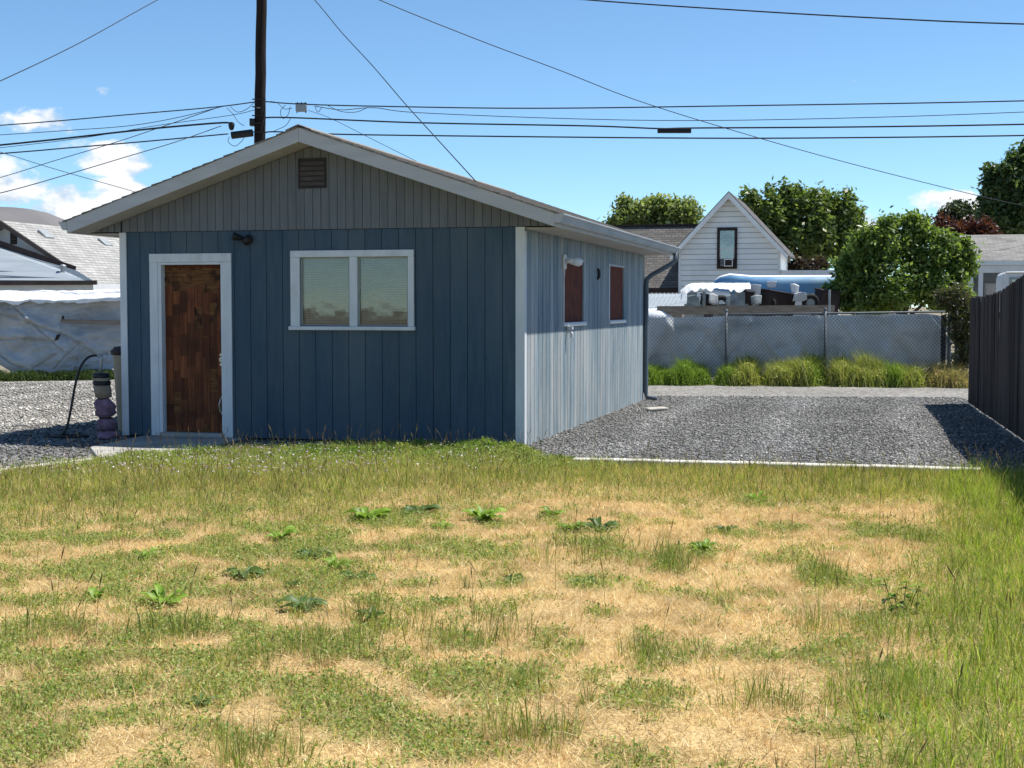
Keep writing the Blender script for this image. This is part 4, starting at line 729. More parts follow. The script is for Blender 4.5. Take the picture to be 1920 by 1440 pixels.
tree('willow_tree', 1225, 92, [(1180, 405, 40, 26), (1230, 395, 45, 26), (1275, 402, 38, 22), (1205, 420, 60, 25), (1262, 425, 50, 20), (1165, 425, 30, 22)], 7000, 3, .16, .22, PALEG, 'rounded pale green tree behind the dark roof wing', .3)
tree('maple_tree', 1510, 78, [(1450, 400, 34, 42), (1490, 388, 36, 40), (1530, 385, 38, 42), (1575, 405, 34, 42), (1470, 450, 50, 45), (1540, 450, 60, 50), (1595, 445, 30, 40), (1410, 385, 24, 28), (1420, 430, 30, 40)], 8500, 3, .15, .18, DARKG, 'broad dark green tree behind the white gable house', .35)
tree('tall_tree', 1900, 66, [(1900, 335, 34, 55), (1925, 355, 50, 65), (1875, 375, 34, 42), (1945, 320, 40, 55), (1900, 410, 60, 40), (1858, 340, 18, 40), (1862, 395, 30, 40)], 8500, 3, .14, .16, [(.055, .10, .035), (.085, .135, .05), (.12, .17, .065)], 'tall dark feathery tree above the right grey-roofed house', .3)
tree('dark_shade_tree', 1800, 95, [(1800, 400, 28, 18), (1782, 410, 20, 16), (1822, 410, 24, 18)], 1500, 3, .17, .2, [(.04, .06, .03), (.06, .085, .04)], 'small dark round treetop far behind the red-leaved tree', .2)
tree('plum_tree', 1800, 55, [(1775, 428, 34, 18), (1815, 430, 40, 18), (1850, 442, 26, 14), (1745, 432, 22, 12), (1810, 450, 60, 18)], 2600, 3, .09, .12, RED, 'dark red-leaved plum tree behind the leafy bush', .14)
tree('fruit_tree', 1690, 34.6, [(1640, 470, 52, 48), (1700, 440, 46, 36), (1750, 470, 52, 50), (1790, 505, 40, 40), (1600, 520, 42, 46), (1680, 520, 80, 60), (1760, 545, 60, 42), (1640, 560, 70, 36), (1720, 420, 26, 22), (1665, 425, 22, 22), (1805, 470, 20, 22), (1572, 556, 26, 24), (1590, 500, 24, 30), (1548, 566, 22, 12)], 10500, 3, .062, .075, MIDG, 'big leafy green bush overhanging the chain-link fence', .12, .5)
tree('hedge_bush', 1512, 62, [(1500, 498, 22, 14), (1530, 500, 22, 14)], 900, 3, .09, .1, BROWN, 'small brown leafless-looking hedge right of the white house', .05, cat='hedge')
tree('vine_bush', 1803, 29.3, [(1800, 610, 22, 34), (1806, 650, 18, 34), (1798, 690, 16, 34), (1788, 560, 40, 22), (1815, 590, 16, 30)], 2600, 3, .035, .05, [(.06, .08, .03), (.10, .12, .045), (.13, .13, .06), (.10, .075, .04)], 'tangled vine climbing between the gate post and plank fence', .03, cat='vine')
# weeds along the alley and the far yard edge
def weeds(name, pts, per, h0, h1, tones, label, spread=.25, w=.012):
    L = []
    for (x0, y0, hs, tn) in pts:
        n = per; x = x0 + rng.normal(0, spread, n); y = y0 + rng.normal(0, .16, n); h = (h0 + (h1 - h0) * rng.random(n)) * hs * np.exp(-((x - x0) / (spread * 2.2)) ** 2); c = mixc(n, tones[tn], .2); L.append(blades(x, y, h, w * (.5 + rng.random(n)), .15 + .5 * rng.random(n), c, 2, z=np.zeros(n)))
        m = per; x = x0 + rng.normal(0, spread * .9, m); y = y0 + rng.normal(0, .18, m); z = np.abs(rng.random(m)) * (h0 + h1) * .52 * hs * np.exp(-((x - x0) / (spread * 2.2)) ** 2); v, f, c = leaflets(x, y, z, .012 + .018 * rng.random(m), mixc(m, tones[tn], .2), 1.2)
        f3 = np.concatenate([f[:, [0, 1, 2]], f[:, [0, 2, 3]]]); L.append((v, f3, c))
    v, f, c = join(L); return tag(npmesh(name, v, f, grass_m, c), label, 'weeds', kind='stuff')
BASEW = [(px, 850 + random.uniform(-4, 14), random.uniform(.35, .9)) for px in range(560, 985, 14)] + [(px, 868 + random.uniform(-4, 8), .4) for px in range(985, 1060, 16)] + [(px, 858 + random.uniform(-4, 10), random.uniform(.25, .6)) for px in range(230, 560, 16)]
TW = [[(.17, .27, .045), (.26, .36, .07), (.12, .19, .035)], [(.32, .34, .10), (.44, .42, .18), (.22, .28, .06)], [(.42, .32, .19), (.34, .26, .15), (.28, .28, .10)], [(.045, .07, .02), (.07, .10, .03)]]
pts = []
for px, hs, tn in [w_ for k_, w_ in enumerate([(1212, .8, 0), (1232, .75, 0), (1255, .9, 0), (1280, .85, 0), (1305, .7, 0), (1325, .55, 0), (1362, .75, 0), (1382, 1.0, 1), (1402, .95, 1), (1432, .8, 0), (1455, .85, 1), (1478, .9, 1), (1500, 1.0, 1), (1525, 1.05, 0), (1545, .7, 0), (1578, 1.1, 1), (1600, 1.12, 1), (1622, 1.0, 1), (1645, .95, 1), (1668, .95, 0), (1690, .9, 1), (1712, .85, 1), (1735, .75, 0), (1758, .8, 2), (1780, .75, 2), (1800, .6, 2)]) if k_ not in (5, 9, 14, 22)]:
    q = at(px, 700, 29.75 - .0017 * (px - 1200)); pts.append((q.x + random.uniform(-.08, .08), q.y + random.uniform(-.1, .15), hs * random.uniform(.75, 1.2), tn))
    if random.random() < .8: pts.append((q.x + .1, q.y + .45, hs * random.uniform(1.0, 1.45), 3 if tn < 2 and random.random() < .55 else tn))
weeds('alley_weeds', pts, 1000, .22, .62, TW, 'tall green and yellowing weeds growing along the chain-link fence', .125)
pts = []
for px, py, hs in BASEW: q = gr(px, py); pts.append((q.x, q.y, hs * (.75 if px > 1000 else 1), 1 if random.random() < .3 else 0))
weeds('base_weeds', pts, 420, .08, .24, [[(.17, .26, .05), (.26, .36, .08), (.12, .18, .04)], [(.32, .36, .11), (.24, .30, .07)]], 'bright leafy weeds crowding the shaded front of the shed', .10, .006)
pts = []
for px in range(-40, 236, 13): q = at(px, 700, 31.5 - .004 * (100 - px)); pts.append((q.x, q.y, random.uniform(.5, 1.0), 3 if px < 190 else 0))
weeds('yard_weeds', pts, 450, .12, .36, [[(.05, .085, .025), (.08, .12, .035)]] * 4, 'dark green weeds along the foot of the white tarp', .17)

# ================================================================ BROADLEAF WEEDS IN THE LAWN (single plants)
def leafmesh(seed, w):
    rr = random.Random(seed); m = MB(); n = 7; vs_, fs_ = [], []
    for i in range(n):
        t = i / (n - 1); wd = w * math.sin(math.pi * min(t ** .8 * .93 + .06, 1)) * (1 + .12 * rr.uniform(-1, 1)); x = t * math.cos(t * .9) * 1.0; z = .62 * t - .70 * t * t + .05 * math.sin(t * 5 + seed); vs_ += [(x, -wd, z + .14 * wd / w * abs(math.sin(i * 2.3))), (x, 0, z), (x, wd, z + .14 * wd / w * abs(math.cos(i * 2.1)))]
    for i in range(n - 1): a_ = i * 3; fs_ += [(a_, a_ + 1, a_ + 4, a_ + 3), (a_ + 1, a_ + 2, a_ + 5, a_ + 4)]
    me = m.add(vs_, fs_).mesh('leaf', True); return me
def dockmat(name, c1, c2):
    m = pmat(name, c1, c2, 5, rough=.5, rand=.3, spec=.4); n, l = m.node_tree.nodes, m.node_tree.links; b = n['Principled BSDF']; src = b.inputs['Base Color'].links[0].from_socket
    tr = n.new('ShaderNodeBsdfTranslucent'); l.new(src, tr.inputs[0]); mx = n.new('ShaderNodeMixShader'); mx.inputs[0].default_value = .4; l.new(b.outputs[0], mx.inputs[1]); l.new(tr.outputs[0], mx.inputs[2]); l.new(mx.outputs[0], n['Material Output'].inputs[0]); return m
dkA = dockmat('bright_dock_leaf', (.17, .29, .03), (.27, .40, .055)); dkB = dockmat('dark_dock_leaf', (.07, .13, .035), (.13, .20, .05))
LM = []
for mt in (dkA, dkB):
    for sdn, w_ in ((1, .125), (2, .155), (3, .10)): me = leafmesh(sdn, w_); me.materials.append(mt); LM.append(me)
for (px, py, r, nl, tone, upr, lab) in WEEDS:
    p = gr(px, py); z = float(lawn_z(np.array([p.x]), np.array([p.y]))[0]); e = empty('dock_plant', (p.x, p.y, z), 0, lab, 'weed', 'broad-leaved weeds in the lawn'); L_ = r * p.y / FPX * 1.5
    for i in range(int(nl * 1.5)):
        o = bpy.data.objects.new('leaf', LM[tone * 3 + random.randrange(3)]); col.objects.link(o); o.parent = e; s_ = L_ * random.uniform(.45, 1.15); a_ = i * 2.4 + random.uniform(-.3, .3); u_ = upr * random.uniform(.3, 1.3); o.rotation_euler = (random.uniform(-.3, .3), -u_, a_); o.scale = (s_, s_ * random.uniform(.85, 1.2), s_ * random.uniform(.6, 1)); o.location = (.1 * s_ * math.cos(a_), .1 * s_ * math.sin(a_), .005)
p = gr(1690, 1160); um = empty('umbrella_weed', (p.x, p.y, 0.), 0, 'tall stalked weed with flat spreading leafy tops at right', 'weed')
stm = MB()
for i, (dx, dy, h) in enumerate(((-.04, 0, .13), (.03, .02, .19), (.10, .03, .17), (-.08, .05, .20), (0, -.02, .07))):
    stm.tube([(dx * .3, dy * .3, -.02), (dx * .7, dy, h * .6), (dx, dy, h)], .0022, 6)
    for j in range(12):
        o = bpy.data.objects.new('leaf', LM[3 * (j % 2) + j % 3]); col.objects.link(o); o.parent = um; s_ = random.uniform(.06, .10); a_ = j * 2.4; o.location = (dx + random.uniform(-.02, .02), dy + random.uniform(-.02, .02), h * (1 - .18 * (j % 4))); o.rotation_euler = (0, .25, a_); o.scale = (s_, s_, s_ * .5)
stm.build('stem', dkB, um)

# ================================================================ UTILITY POLE AND OVERHEAD WIRES
PY = 33.; pb = at(487, 300, PY); pb.z = 0
pole = empty('utility_pole', pb, 0, 'dark weathered wooden utility pole behind the shed', 'utility pole')
PT = 10.8; px_off = lambda z: (z - 5.0) * .020                     # the pole leans a little to the right
MB().tube([(px_off(z) + random.uniform(-.008, .008), 0, z) for z in np.linspace(-.2, PT, 24)], [.150 - .0035 * z for z in np.linspace(-.2, PT, 24)], 14).build('shaft', pole_wood, pole, smooth=True)
MB().box(px_off(10) - 1.1, px_off(10) + 1.1, -.20, -.13, 9.95, 10.07).build('crossarm', pole_wood, pole)
for dx in (-1., -.45, .45, 1.): MB().lathe([(.02, 0), (.05, .02), (.035, .05), (.05, .08), (.03, .12)], 10, (px_off(10) + dx, -.165, 10.07)).build('insulator', galv, pole)
hz = lambda py: HC + (575 - py) * PY / FPX
for z_ in (hz(192), hz(206), hz(222), hz(236), hz(252)): MB().box(px_off(z_) - .16, px_off(z_) + .15, -.17, -.14, z_ - .012, z_ + .012).build('wire_clamp', black_metal, pole)
MB().tube([(px_off(6) - .05, -.14, hz(207)), (px_off(6) + .03, -.15, hz(207))], .02, 8).build('bolt', galv, pole)
MB().box(px_off(5.8) - .22, px_off(5.8) - .1, -.14, .05, hz(240), hz(227)).build('terminal_block', black_metal, pole)
def catm(P, n=10):
    P = [Vector(p) for p in P]; out = []; Q = [P[0] * 2 - P[1]] + P + [P[-1] * 2 - P[-2]]
    for i in range(1, len(Q) - 2):
        for j in range(n):
            t = j / n; a_, b_, c_, d_ = Q[i - 1:i + 3]; out.append(.5 * ((2 * b_) + (c_ - a_) * t + (2 * a_ - 5 * b_ + 4 * c_ - d_) * t * t + (3 * b_ - a_ - 3 * c_ + d_) * t ** 3))
    return out + [P[-1]]
def wire_thing(pts, r, label, mat=cable_black):
    """pts: (pixel x, pixel y, distance)"""
    P = catm([at(*p) for p in pts]); o = MB().tube(P, r, 6).build('overhead_wire', mat, None, smooth=True); tag(o, label, 'wire', 'overhead wires'); return o
zR = lambda px: PY - .2 * (px - 487) * 30 / FPX
wr = lambda L: [(a_, b_, zR(a_)) for a_, b_ in L]
wire_thing(wr([(492, 190), (560, 195), (700, 199), (1000, 203), (1400, 198), (1920, 189), (2600, 168)]), .014, 'topmost of the four long wires running right from the pole')
wire_thing(wr([(590, 199), (640, 206), (700, 202), (780, 211), (1050, 222), (1300, 226), (1600, 221), (1920, 210), (2600, 180)]), .008, 'thin second wire of the four running right from the pole')
wire_thing(wr([(492, 228), (520, 220), (780, 230), (1100, 236), (1235, 241)]) + wr([(1300, 240), (1600, 238), (1920, 233), (2600, 218)]), .019, 'thick third wire running right, carrying a black splice case')
wire_thing(wr([(492, 250), (515, 247), (610, 251), (780, 254), (1300, 259), (1600, 258), (1920, 254), (2600, 242)]), .016, 'lowest thick wire running right just above the shed roof')
o = MB().tube([at(1233, 245, zR(1233)), at(1296, 245, zR(1296))], .058, 10).build('splice_case', black_metal, None); tag(o, 'black splice case hanging on the third wire at right', 'splice case')
topz = -98
wire_thing([(500, topz, PY), (590, 0, 31), (640, 60, 29.7), (700, 125, 28.2), (760, 195, 26.6), (830, 272, 24.6), (893, 341, 22.6)], .009, 'wire sweeping steeply from the top of the picture to the shed roof')
wire_thing([(500, topz, PY), (712, 0, 34.5), (900, 76, 36), (1050, 132, 37.5), (1200, 190, 39), (1400, 252, 41), (1600, 308, 43), (1830, 366, 46), (1960, 394, 47.5)], .011, 'long wire slanting down rightward across the sky to the tall tree')
wire_thing([(500, -70, PY), (800, -28, 31.5), (1105, 0, 30), (1400, 20, 28.6), (1650, 34, 27.4), (1920, 45, 26), (2600, 60, 23)], .014, 'wire crossing the upper right corner of the sky')
wire_thing([(578, 207, zR(578)), (620, 222, 32), (700, 262, 30.5), (780, 302, 29), (860, 342, 27.5), (940, 384, 25.5)], .006, 'thin wire dropping from the small junction box behind the roof ridge')
zL = lambda px: PY + .2 * (487 - px) * 34 / FPX
wlf = lambda L: [(a_, b_, zL(a_)) for a_, b_ in L]
wire_thing([(500, topz, PY), (410, -58, 31), (295, 0, 28.5), (150, 80, 25.2), (0, 152, 22), (-300, 285, 16)], .008, 'wire slanting across the upper left corner of the sky')
wire_thing(wlf([(480, 191), (400, 201), (240, 215), (0, 235), (-500, 268)]), .013, 'topmost of the wires running left from the pole')
wire_thing(wlf([(420, 199), (330, 221), (240, 236), (120, 245), (0, 253), (-500, 285)]), .008, 'thin wire just below the topmost left wire')
wire_thing(wlf([(432, 234), (420, 230), (330, 237), (240, 246), (0, 272), (-500, 318)]), .022, 'thick bundled wire running left from the pole')
wire_thing(wlf([(428, 251), (330, 260), (240, 268), (120, 278), (0, 288), (-500, 326)]), .015, 'lower thick wire running left from the long splice case')
wire_thing([(413, 200, PY), (300, 239, 34.5), (213, 268, 36), (100, 302, 37), (0, 333, 38), (-300, 420, 41)], .009, 'thin wire slanting down left from the splice below the topmost wire')
wire_thing([(415, 236, PY), (330, 266, 31.5), (240, 293, 30), (133, 325, 28.4), (0, 362, 26.5), (-300, 430, 22)], .009, 'lowest thin wire slanting down to the left edge')
wire_thing([(-300, 190, 44), (10, 288, 42), (120, 322, 41), (240, 356, 40), (420, 410, 38.5)], .009, 'thin wire running down rightward in front of the left clouds')
wire_thing(wlf([(478, 206), (433, 216), (290, 236), (165, 257), (0, 277), (-500, 330)]), .007, 'thin wire between the thick bundled wire and the upper wires')
o = MB().tube([at(434, 254, PY - .1), at(474, 249, PY - .1)], .085, 12).build('splice_case', black_metal, None, smooth=False); tag(o, 'long black splice case hanging left of the pole above the roof', 'splice case')
q = at(434, 236, PY); o = MB().lathe([(.03, -.1), (.06, -.06), (.075, .02), (.06, .07), (.02, .09)], 10).build('wire_insulator', black_metal, None); o.location = q; tag(o, 'small black insulator at the end of the thick bundled wire', 'insulator')
q = at(565, 202, zR(565)); jb = empty('junction_box', q - Vector((0, 0, .09)), 0, 'small grey junction box hanging on the wires right of the pole', 'junction box')
MB().box(-.125, .125, -.06, .06, -.0, .17).build('case', galv, jb, bevel=.012); MB().box(-.13, .13, -.065, .065, .172, .19).build('lid', black_metal, jb)
for dx in (-.09, .0, .09): MB().tube([(dx, 0, .19), (dx, 0, .22)], .012, 6).build('clamp', black_metal, jb)
for dx in (-.1, .1): MB().tube([(dx, 0, 0), (dx, 0, -.035)], .012, 6).build('gland', black_metal, jb)
for k, (pp, lab) in enumerate((([(508, 190), (520, 193), (533, 204), (548, 203)], 'short looping lead between the pole and the junction box'), ([(535, 197), (526, 208), (530, 222), (540, 215), (544, 200)], 'small drooping loop of wire left of the junction box'), ([(590, 199), (596, 210), (603, 202)], 'small loop of wire just right of the junction box'), ([(545, 222), (536, 235), (520, 243), (508, 248)], 'thin lead curving from the wires down to the pole base clamp'),
                               ([(432, 200), (445, 210), (462, 205), (476, 193)], 'drooping jumper lead on the left side of the pole'), ([(425, 202), (437, 214), (446, 228), (458, 236)], 'thin jumper lead running down left of the pole'), ([(430, 256), (428, 266), (440, 274), (452, 266), (458, 258)], 'loop of wire under the long splice case'), ([(615, 198), (640, 209), (668, 210), (690, 201)], 'sagging jumper under the topmost right wire'))):
    P = catm([at(a_, b_, zR(a_) - .12) for a_, b_ in pp], 6); tag(MB().tube(P, .007, 5).build('jumper_wire', cable_black, None, smooth=True), lab, 'wire', 'jumper leads around the pole')

# ================================================================ WHITE GABLE HOUSE
HF = Frame(at(1272, 700, 58.)); HF.o[2] = 0
wh = empty('white_house', HF.world(0, 0, 0), -GRID, 'white clapboard house with a steep gable and a dark-framed window', 'house')
ua, za = HF.front(1371, 366); ul, zl = HF.front(1273, 463); ur, zrr = HF.front(1462, 470)
hw_ = (ur - 0) / 2; um_ = hw_; ze = (zl + zrr) / 2 - .0; za_ = za
sl_ = (za_ - ze) / hw_
MB().prism([(0, 0), (ur, 0), (ur, ze), (um_, za_), (0, ze)], .03, .3).build('clap_shadow_backing', brown_trim, wh); MB().box(ur - .3, ur, .301, 7, 0, ze).build('wall', clap, wh); MB().box(0, .3, .301, 7, 0, ze).build('wall', clap, wh)  # dark backing in the front gaps stands in for clapboard shadow lines
zb = 1.4; i = 0
while zb < za_ - .05:
    z1 = min(zb + .198, za_ - .02); f_ = lambda z: 0 if z <= ze else (z - ze) / sl_
    def xl(z): return max(f_(z), 0) + .01
    MB().add([(xl(zb), -.012, zb), (ur - xl(zb), -.012, zb), (ur - xl(z1), .02, z1), (xl(z1), .02, z1), (xl(zb), .029, zb), (ur - xl(zb), .029, zb), (ur - xl(z1), .029, z1), (xl(z1), .029, z1)], [(0, 1, 2, 3), (7, 6, 5, 4), (0, 4, 5, 1), (1, 5, 6, 2), (2, 6, 7, 3), (3, 7, 4, 0)]).build('clapboard', clap, wh); zb += .214
z0 = 1.4
while z0 < ze: MB().add([(ur + .02, 0, z0), (ur + .02, 7, z0), (ur + .002, 7, z0 + .21), (ur + .002, 0, z0 + .21)], [(0, 1, 2, 3)]).build('clapboard', clap, wh); z0 += .214
house_roof = roofmat('far_grey_shingle', (.10, .10, .105), (.17, .165, .16), .33, .09, 'y'); wing_roof = roofmat('far_dark_shingle', (.11, .105, .10), (.17, .16, .15), .30, .10, 'x')
ov = .32; hr = empty('roof', (0, 0, 0)); hr.parent = wh
for s in (-1, 1):
    e_u = um_ + s * (hw_ + ov); e_z = ze - ov * sl_; poly = [(um_, za_ + .14), (e_u, e_z + .14), (e_u, e_z + .05), (um_, za_ + .05)]
    MB().prism(poly if s < 0 else poly[::-1], -.34, 7).build('roof_slope', house_roof, hr)
    rb = [(um_, za_ + .09), (e_u, e_z + .09), (e_u, e_z - .13), (um_, za_ - .16)]; MB().prism(rb if s < 0 else rb[::-1], -.37, -.33).build('rake_board', clap, hr)
    sfp = [(um_, za_ + .04), (e_u, e_z + .04), (e_u, e_z + .02), (um_, za_ + .02)]; MB().prism(sfp if s < 0 else sfp[::-1], -.32, -.03).build('soffit', clap, hr)
for c0_, c1_ in ((-.02, .08), (ur - .08, ur + .03)): MB().box(c0_, c1_, -.03, .01, 1.3, ze - .02).build('corner_board', white_trim, wh)
w0, wt = HF.front(1345, 427); w1, wb_ = HF.front(1382, 504)
wd_ = MB()
for b_ in ((w0, w0 + .11, wb_, wt), (w1 - .11, w1, wb_, wt), (w0 + .11, w1 - .11, wt - .12, wt), (w0 + .11, w1 - .11, wb_, wb_ + .08)): wd_.box(b_[0], b_[1], -.07, -.012, b_[2], b_[3])
wdo = wd_.build('window_frame', dark_trim, wh)
mz = (wt + wb_) / 2 - .02
MB().box(w0 + .11, w1 - .11, -.03, -.022, mz, wt - .12).build('pane', dark_glass, wdo); MB().box(w0 + .11, w1 - .11, -.02, -.010, wb_ + .08, wt - .12).build('room_shade', pmat('grey_curtain', (.13, .13, .14), (.2, .2, .21), 2, rough=.9), wdo)
MB().box(w0 + .11, w1 - .11, -.045, -.031, mz - .02, mz + .02).box(w0 + .11, w0 + .15, -.045, -.031, mz - .42, mz - .02).box(w1 - .15, w1 - .11, -.045, -.031, mz - .42, mz - .02).box(w0 + .15, w1 - .15, -.045, -.031, mz - .42, mz - .385).build('sash', stucco, wdo)
MB().box(w0 + .15, w1 - .15, -.04, -.033, mz - .385, mz - .02).build('pane', dark_glass, wdo)
ac = empty('air_conditioner', HF.world((w0 + w1) / 2, -.07, wb_ + .09), -GRID, 'window air conditioner in the lower sash of the white house window', 'air conditioner')
MB().box(-.27, .27, -.14, .03, 0, .30).build('case', dark_trim, ac)
MB().box(-.10, .25, -.155, -.141, .0, .035).box(-.10, .25, -.155, -.141, .265, .30).box(-.10, -.065, -.155, -.141, .036, .264).box(.215, .25, -.155, -.141, .036, .264).build('front_frame', white_plastic, ac)
gl_ = MB()
for k in range(5): gl_.box(-.25, -.12, -.15, -.141, .03 + k * .055, .05 + k * .055)
gl_.build('grille', junk_grey, ac)
# left wing with its dark roof
_, zrid = HF.front(1225, 424, 3.6); _, zev = HF.front(1240, 541, .5)
MB().prism([(.45, zev), (.45, zev - .06), (3.6, zrid - .06), (6.8, zev - .06), (6.8, zev), (3.6, zrid)][::-1], -4.2, .35, 'x').build('wing_roof', wing_roof, hr)
MB().box(-4.0, -.01, .95, 6.2, 0, zev - .0).build('wing_wall', stucco, wh); MB().box(-4.22, -.0, .42, .449, zev - .17, zev + .02).build('eave_board', dark_trim, hr); MB().box(-4.2, .3, 3.5, 3.7, zrid + .0, zrid + .07).build('ridge_cap', dark_trim, hr)
# low flat-roofed addition on the right
x0, _ = HF.front(1464, 510); x1, zt_ = HF.front(1572, 506); MB().box(ur + .03, x1, .6, 4, 0, zt_ - .25).build('addition_wall', stucco, wh); MB().box(ur + .03, x1 + .3, .2, 4.3, zt_ - .249, zt_).build('addition_roof', white_trim, wh)
# grey metal lean-to left of the junk
LF = Frame(at(1212, 700, 40.)); LF.o[2] = 0; lt = empty('lean_to', LF.world(0, 0, 0), -GRID, 'low lean-to with a ribbed grey metal roof beside the shed downspout', 'lean-to')
l0, lz0 = LF.front(1180, 579); l1, lz1 = LF.front(1282, 579); _, lz2 = LF.front(1240, 551, 1.8)
MB().prism([(0, lz0), (0, lz0 - .03), (1.8, lz2 - .03), (1.8, lz2)][::-1], l0 - 1, l1, 'x').build('roof', metal_roof, lt)
for k in range(14): MB().prism([(-.01, lz0 + .001), (1.8, lz2 + .001), (1.8, lz2 + .03), (-.01, lz0 + .03)][::1], l0 + k * .12, l0 + k * .12 + .02, 'x').build('rib', metal_roof, lt)
MB().box(l0 - 1, l1 - .05, .05, 1.75, 0, lz0 - .035).build('wall', bin_tan, lt)

# ================================================================ JUNK BEHIND THE CHAIN-LINK FENCE
JY = 36.
bt = empty('overturned_boat', at(1450, 545, JY), -GRID * .5, 'upturned blue boat with a pale bottom lying on the junk heap', 'boat')
k = JY / FPX; Lb = 310 * k; n = 18; m_ = 14; vs_, fs_ = [], []
for i in range(n):
    t = i / (n - 1); x = -118 * k + t * Lb; wdt = .62 * min(1, (t / .30 + .03)) ** .6; hh = .48 * (.55 + .45 * min(1, t / .10)) ; z_0 = -.10 + .10 * max(0, 1 - t / .25)
    for j in range(m_):
        a_ = math.pi * j / (m_ - 1); vs_.append((x + (.12 * math.sin(a_) if i == 0 else 0), -wdt * math.copysign(abs(math.cos(a_)) ** .45, math.cos(a_)), z_0 + hh * abs(math.sin(a_)) ** .5))
for i in range(n - 1):
    for j in range(m_ - 1): q = i * m_ + j; fs_.append((q, q + 1, q + m_ + 1, q + m_))
fs_.append(tuple(range(m_ - 1, -1, -1))); fs_.append(tuple(range((n - 1) * m_, n * m_)))
MB().add(vs_, fs_).build('hull', blue_hull, bt, smooth=True)
bv, bf = [], []
for i in range(n):
    for j in range(4, 10): q = Vector(vs_[i * m_ + j]); bv.append((q.x, q.y, q.z + .006))
for i in range(n - 1):
    for j in range(5): q = i * 6 + j; bf.append((q, q + 1, q + 7, q + 6))
MB().add(bv, bf).build('bottom_paint', hull_white, bt, smooth=True)
rl = MB(); 
for i in range(n - 1): rl.quadbar(Vector(vs_[i * m_]), Vector(vs_[(i + 1) * m_]), .04, .05)
rl.build('gunwale', hull_white, bt)
tr_ = empty('covered_trailer', (at(1330, 575, 34.5).x, 34.5, 0), -.1, 'small trailer under a sunlit white cover behind the fence', 'trailer')
k = 34.5 / FPX; z0 = HC + (575 - 548) * k; cvx = lambda px: (px - 1330) * k
gxn, gyn = 26, 10; vs_, fs_ = [], []
for i in range(gxn):
    for j in range(gyn):
        t, q = i / (gxn - 1), j / (gyn - 1); xx = cvx(1276) + t * (cvx(1404) - cvx(1276)); drop = .18 * max(0, 1 - t / .16) ** 1.4
        vs_.append((xx, -.45 + q * 1.1, z0 + .17 + .05 * math.sin(q * math.pi) - drop - (.07 + random.uniform(0, .13) if j == 0 else 0) + random.uniform(-.012, .012)))
for i in range(gxn - 1):
    for j in range(gyn - 1): q = i * gyn + j; fs_.append((q, q + gyn, q + gyn + 1, q + 1))
MB().add(vs_, fs_).build('cover', tarp_white, tr_, smooth=True)
MB().box(cvx(1284), cvx(1400), -.30, .55, .35, z0 - .28).build('body', junk_grey, tr_); [MB().box(cvx(q0), cvx(q1), -.40, -.34, z0 - .48, z0).build('side_panel', junk_grey, tr_) for q0, q1 in ((1288, 1306), (1316, 1322), (1366, 1394))]
def tyre(px, py, y, r, lab, tilt=0.):
    p = at(px, py, y); e = empty('old_tyre', p, tilt, lab, 'tyre', 'old tyres in the junk heap'); m = MB(); n1, n2 = 20, 8; vs_, fs_ = [], []
    for i in range(n1):
        a_ = 2 * math.pi * i / n1
        for j in range(n2): b_ = 2 * math.pi * j / n2; rr = r * (.74 + .26 * math.cos(b_)); vs_.append((rr * math.cos(a_), r * .30 * math.sin(b_), rr * math.sin(a_)))
    for i in range(n1):
        for j in range(n2): fs_.append((i * n2 + j, i * n2 + (j + 1) % n2, ((i + 1) % n1) * n2 + (j + 1) % n2, ((i + 1) % n1) * n2 + j))
    m.add(vs_, fs_).build('tread', rubber, e, smooth=True); return e
tyre(1352, 572, 34.0, .24, 'old black tyre under the white trailer cover', .2); t2 = tyre(1436, 570, 34.1, .25, 'old tyre in the middle of the junk heap', -.3); t3 = tyre(1520, 568, 34.0, .22, 'old tyre with a pale hub near the leafy bush', .1)
MB().lathe([(.13, -.02), (.12, .0), (.03, .01)], 14).build('hub', junk_grey, t3).rotation_euler = (R(90), 0, 0)
def scrap(name, px, py, y, parts, mat, lab, cat, rz=0.):
    p = at(px, py, y); m = MB()
    for b_ in parts: m.box(*b_)
    o = m.build(name, mat, None, bevel=.01); o.location = p; o.rotation_euler = (.1, .12, rz); return tag(o, lab, cat)
def crumple(name, px, py, y, w, h, mat, lab, seed, cat='scrap'):
    rr = np.random.default_rng(seed); p = at(px, py, y); n1, n2 = 12, 9; vs_, fs_ = [], []
    for i in range(n1):
        for j in range(n2): t, q = i / (n1 - 1) - .5, j / (n2 - 1) - .5; vs_.append((t * w * (1 - .25 * q * math.sin(seed)), .14 * w * math.sin(3.2 * t + seed) + .05 * q * math.cos(seed), q * h * (1 - .5 * abs(t)) + .18 * h * t * math.sin(seed * 2.3) - (.12 * h * ((i * 7 + seed) % 3) / 2 if j == 0 else 0)))
    for i in range(n1 - 1):
        for j in range(n2 - 1): a_ = i * n2 + j; fs_.append((a_, a_ + n2, a_ + n2 + 1, a_ + 1))
    o = MB().add(vs_, fs_).build(name, mat, None, smooth=True); o.location = p; so_ = o.modifiers.new('thickness', 'SOLIDIFY'); so_.thickness = .015; return tag(o, lab, cat)
crumple('crumpled_sheet', 1412, 546, 34.2, .36, .34, tarp_white, 'crumpled white plastic sheet right of the trailer cover', 3); crumple('crumpled_sheet', 1447, 533, 34.6, .22, .16, tarp_white, 'small white scrap sticking up before the blue boat', 4)
crumple('crumpled_sheet', 1490, 541, 34.4, .20, .24, tarp_white, 'upright white scrap panel beside the boat, near the tyre with a hub', 5); crumple('crumpled_sheet', 1375, 563, 34.0, .38, .34, junk_grey, 'bent grey metal sheet between two old tyres', 6); crumple('crumpled_sheet', 1300, 566, 33.9, .30, .34, junk_grey, 'bent grey metal sheet at the left end of the junk heap', 8)
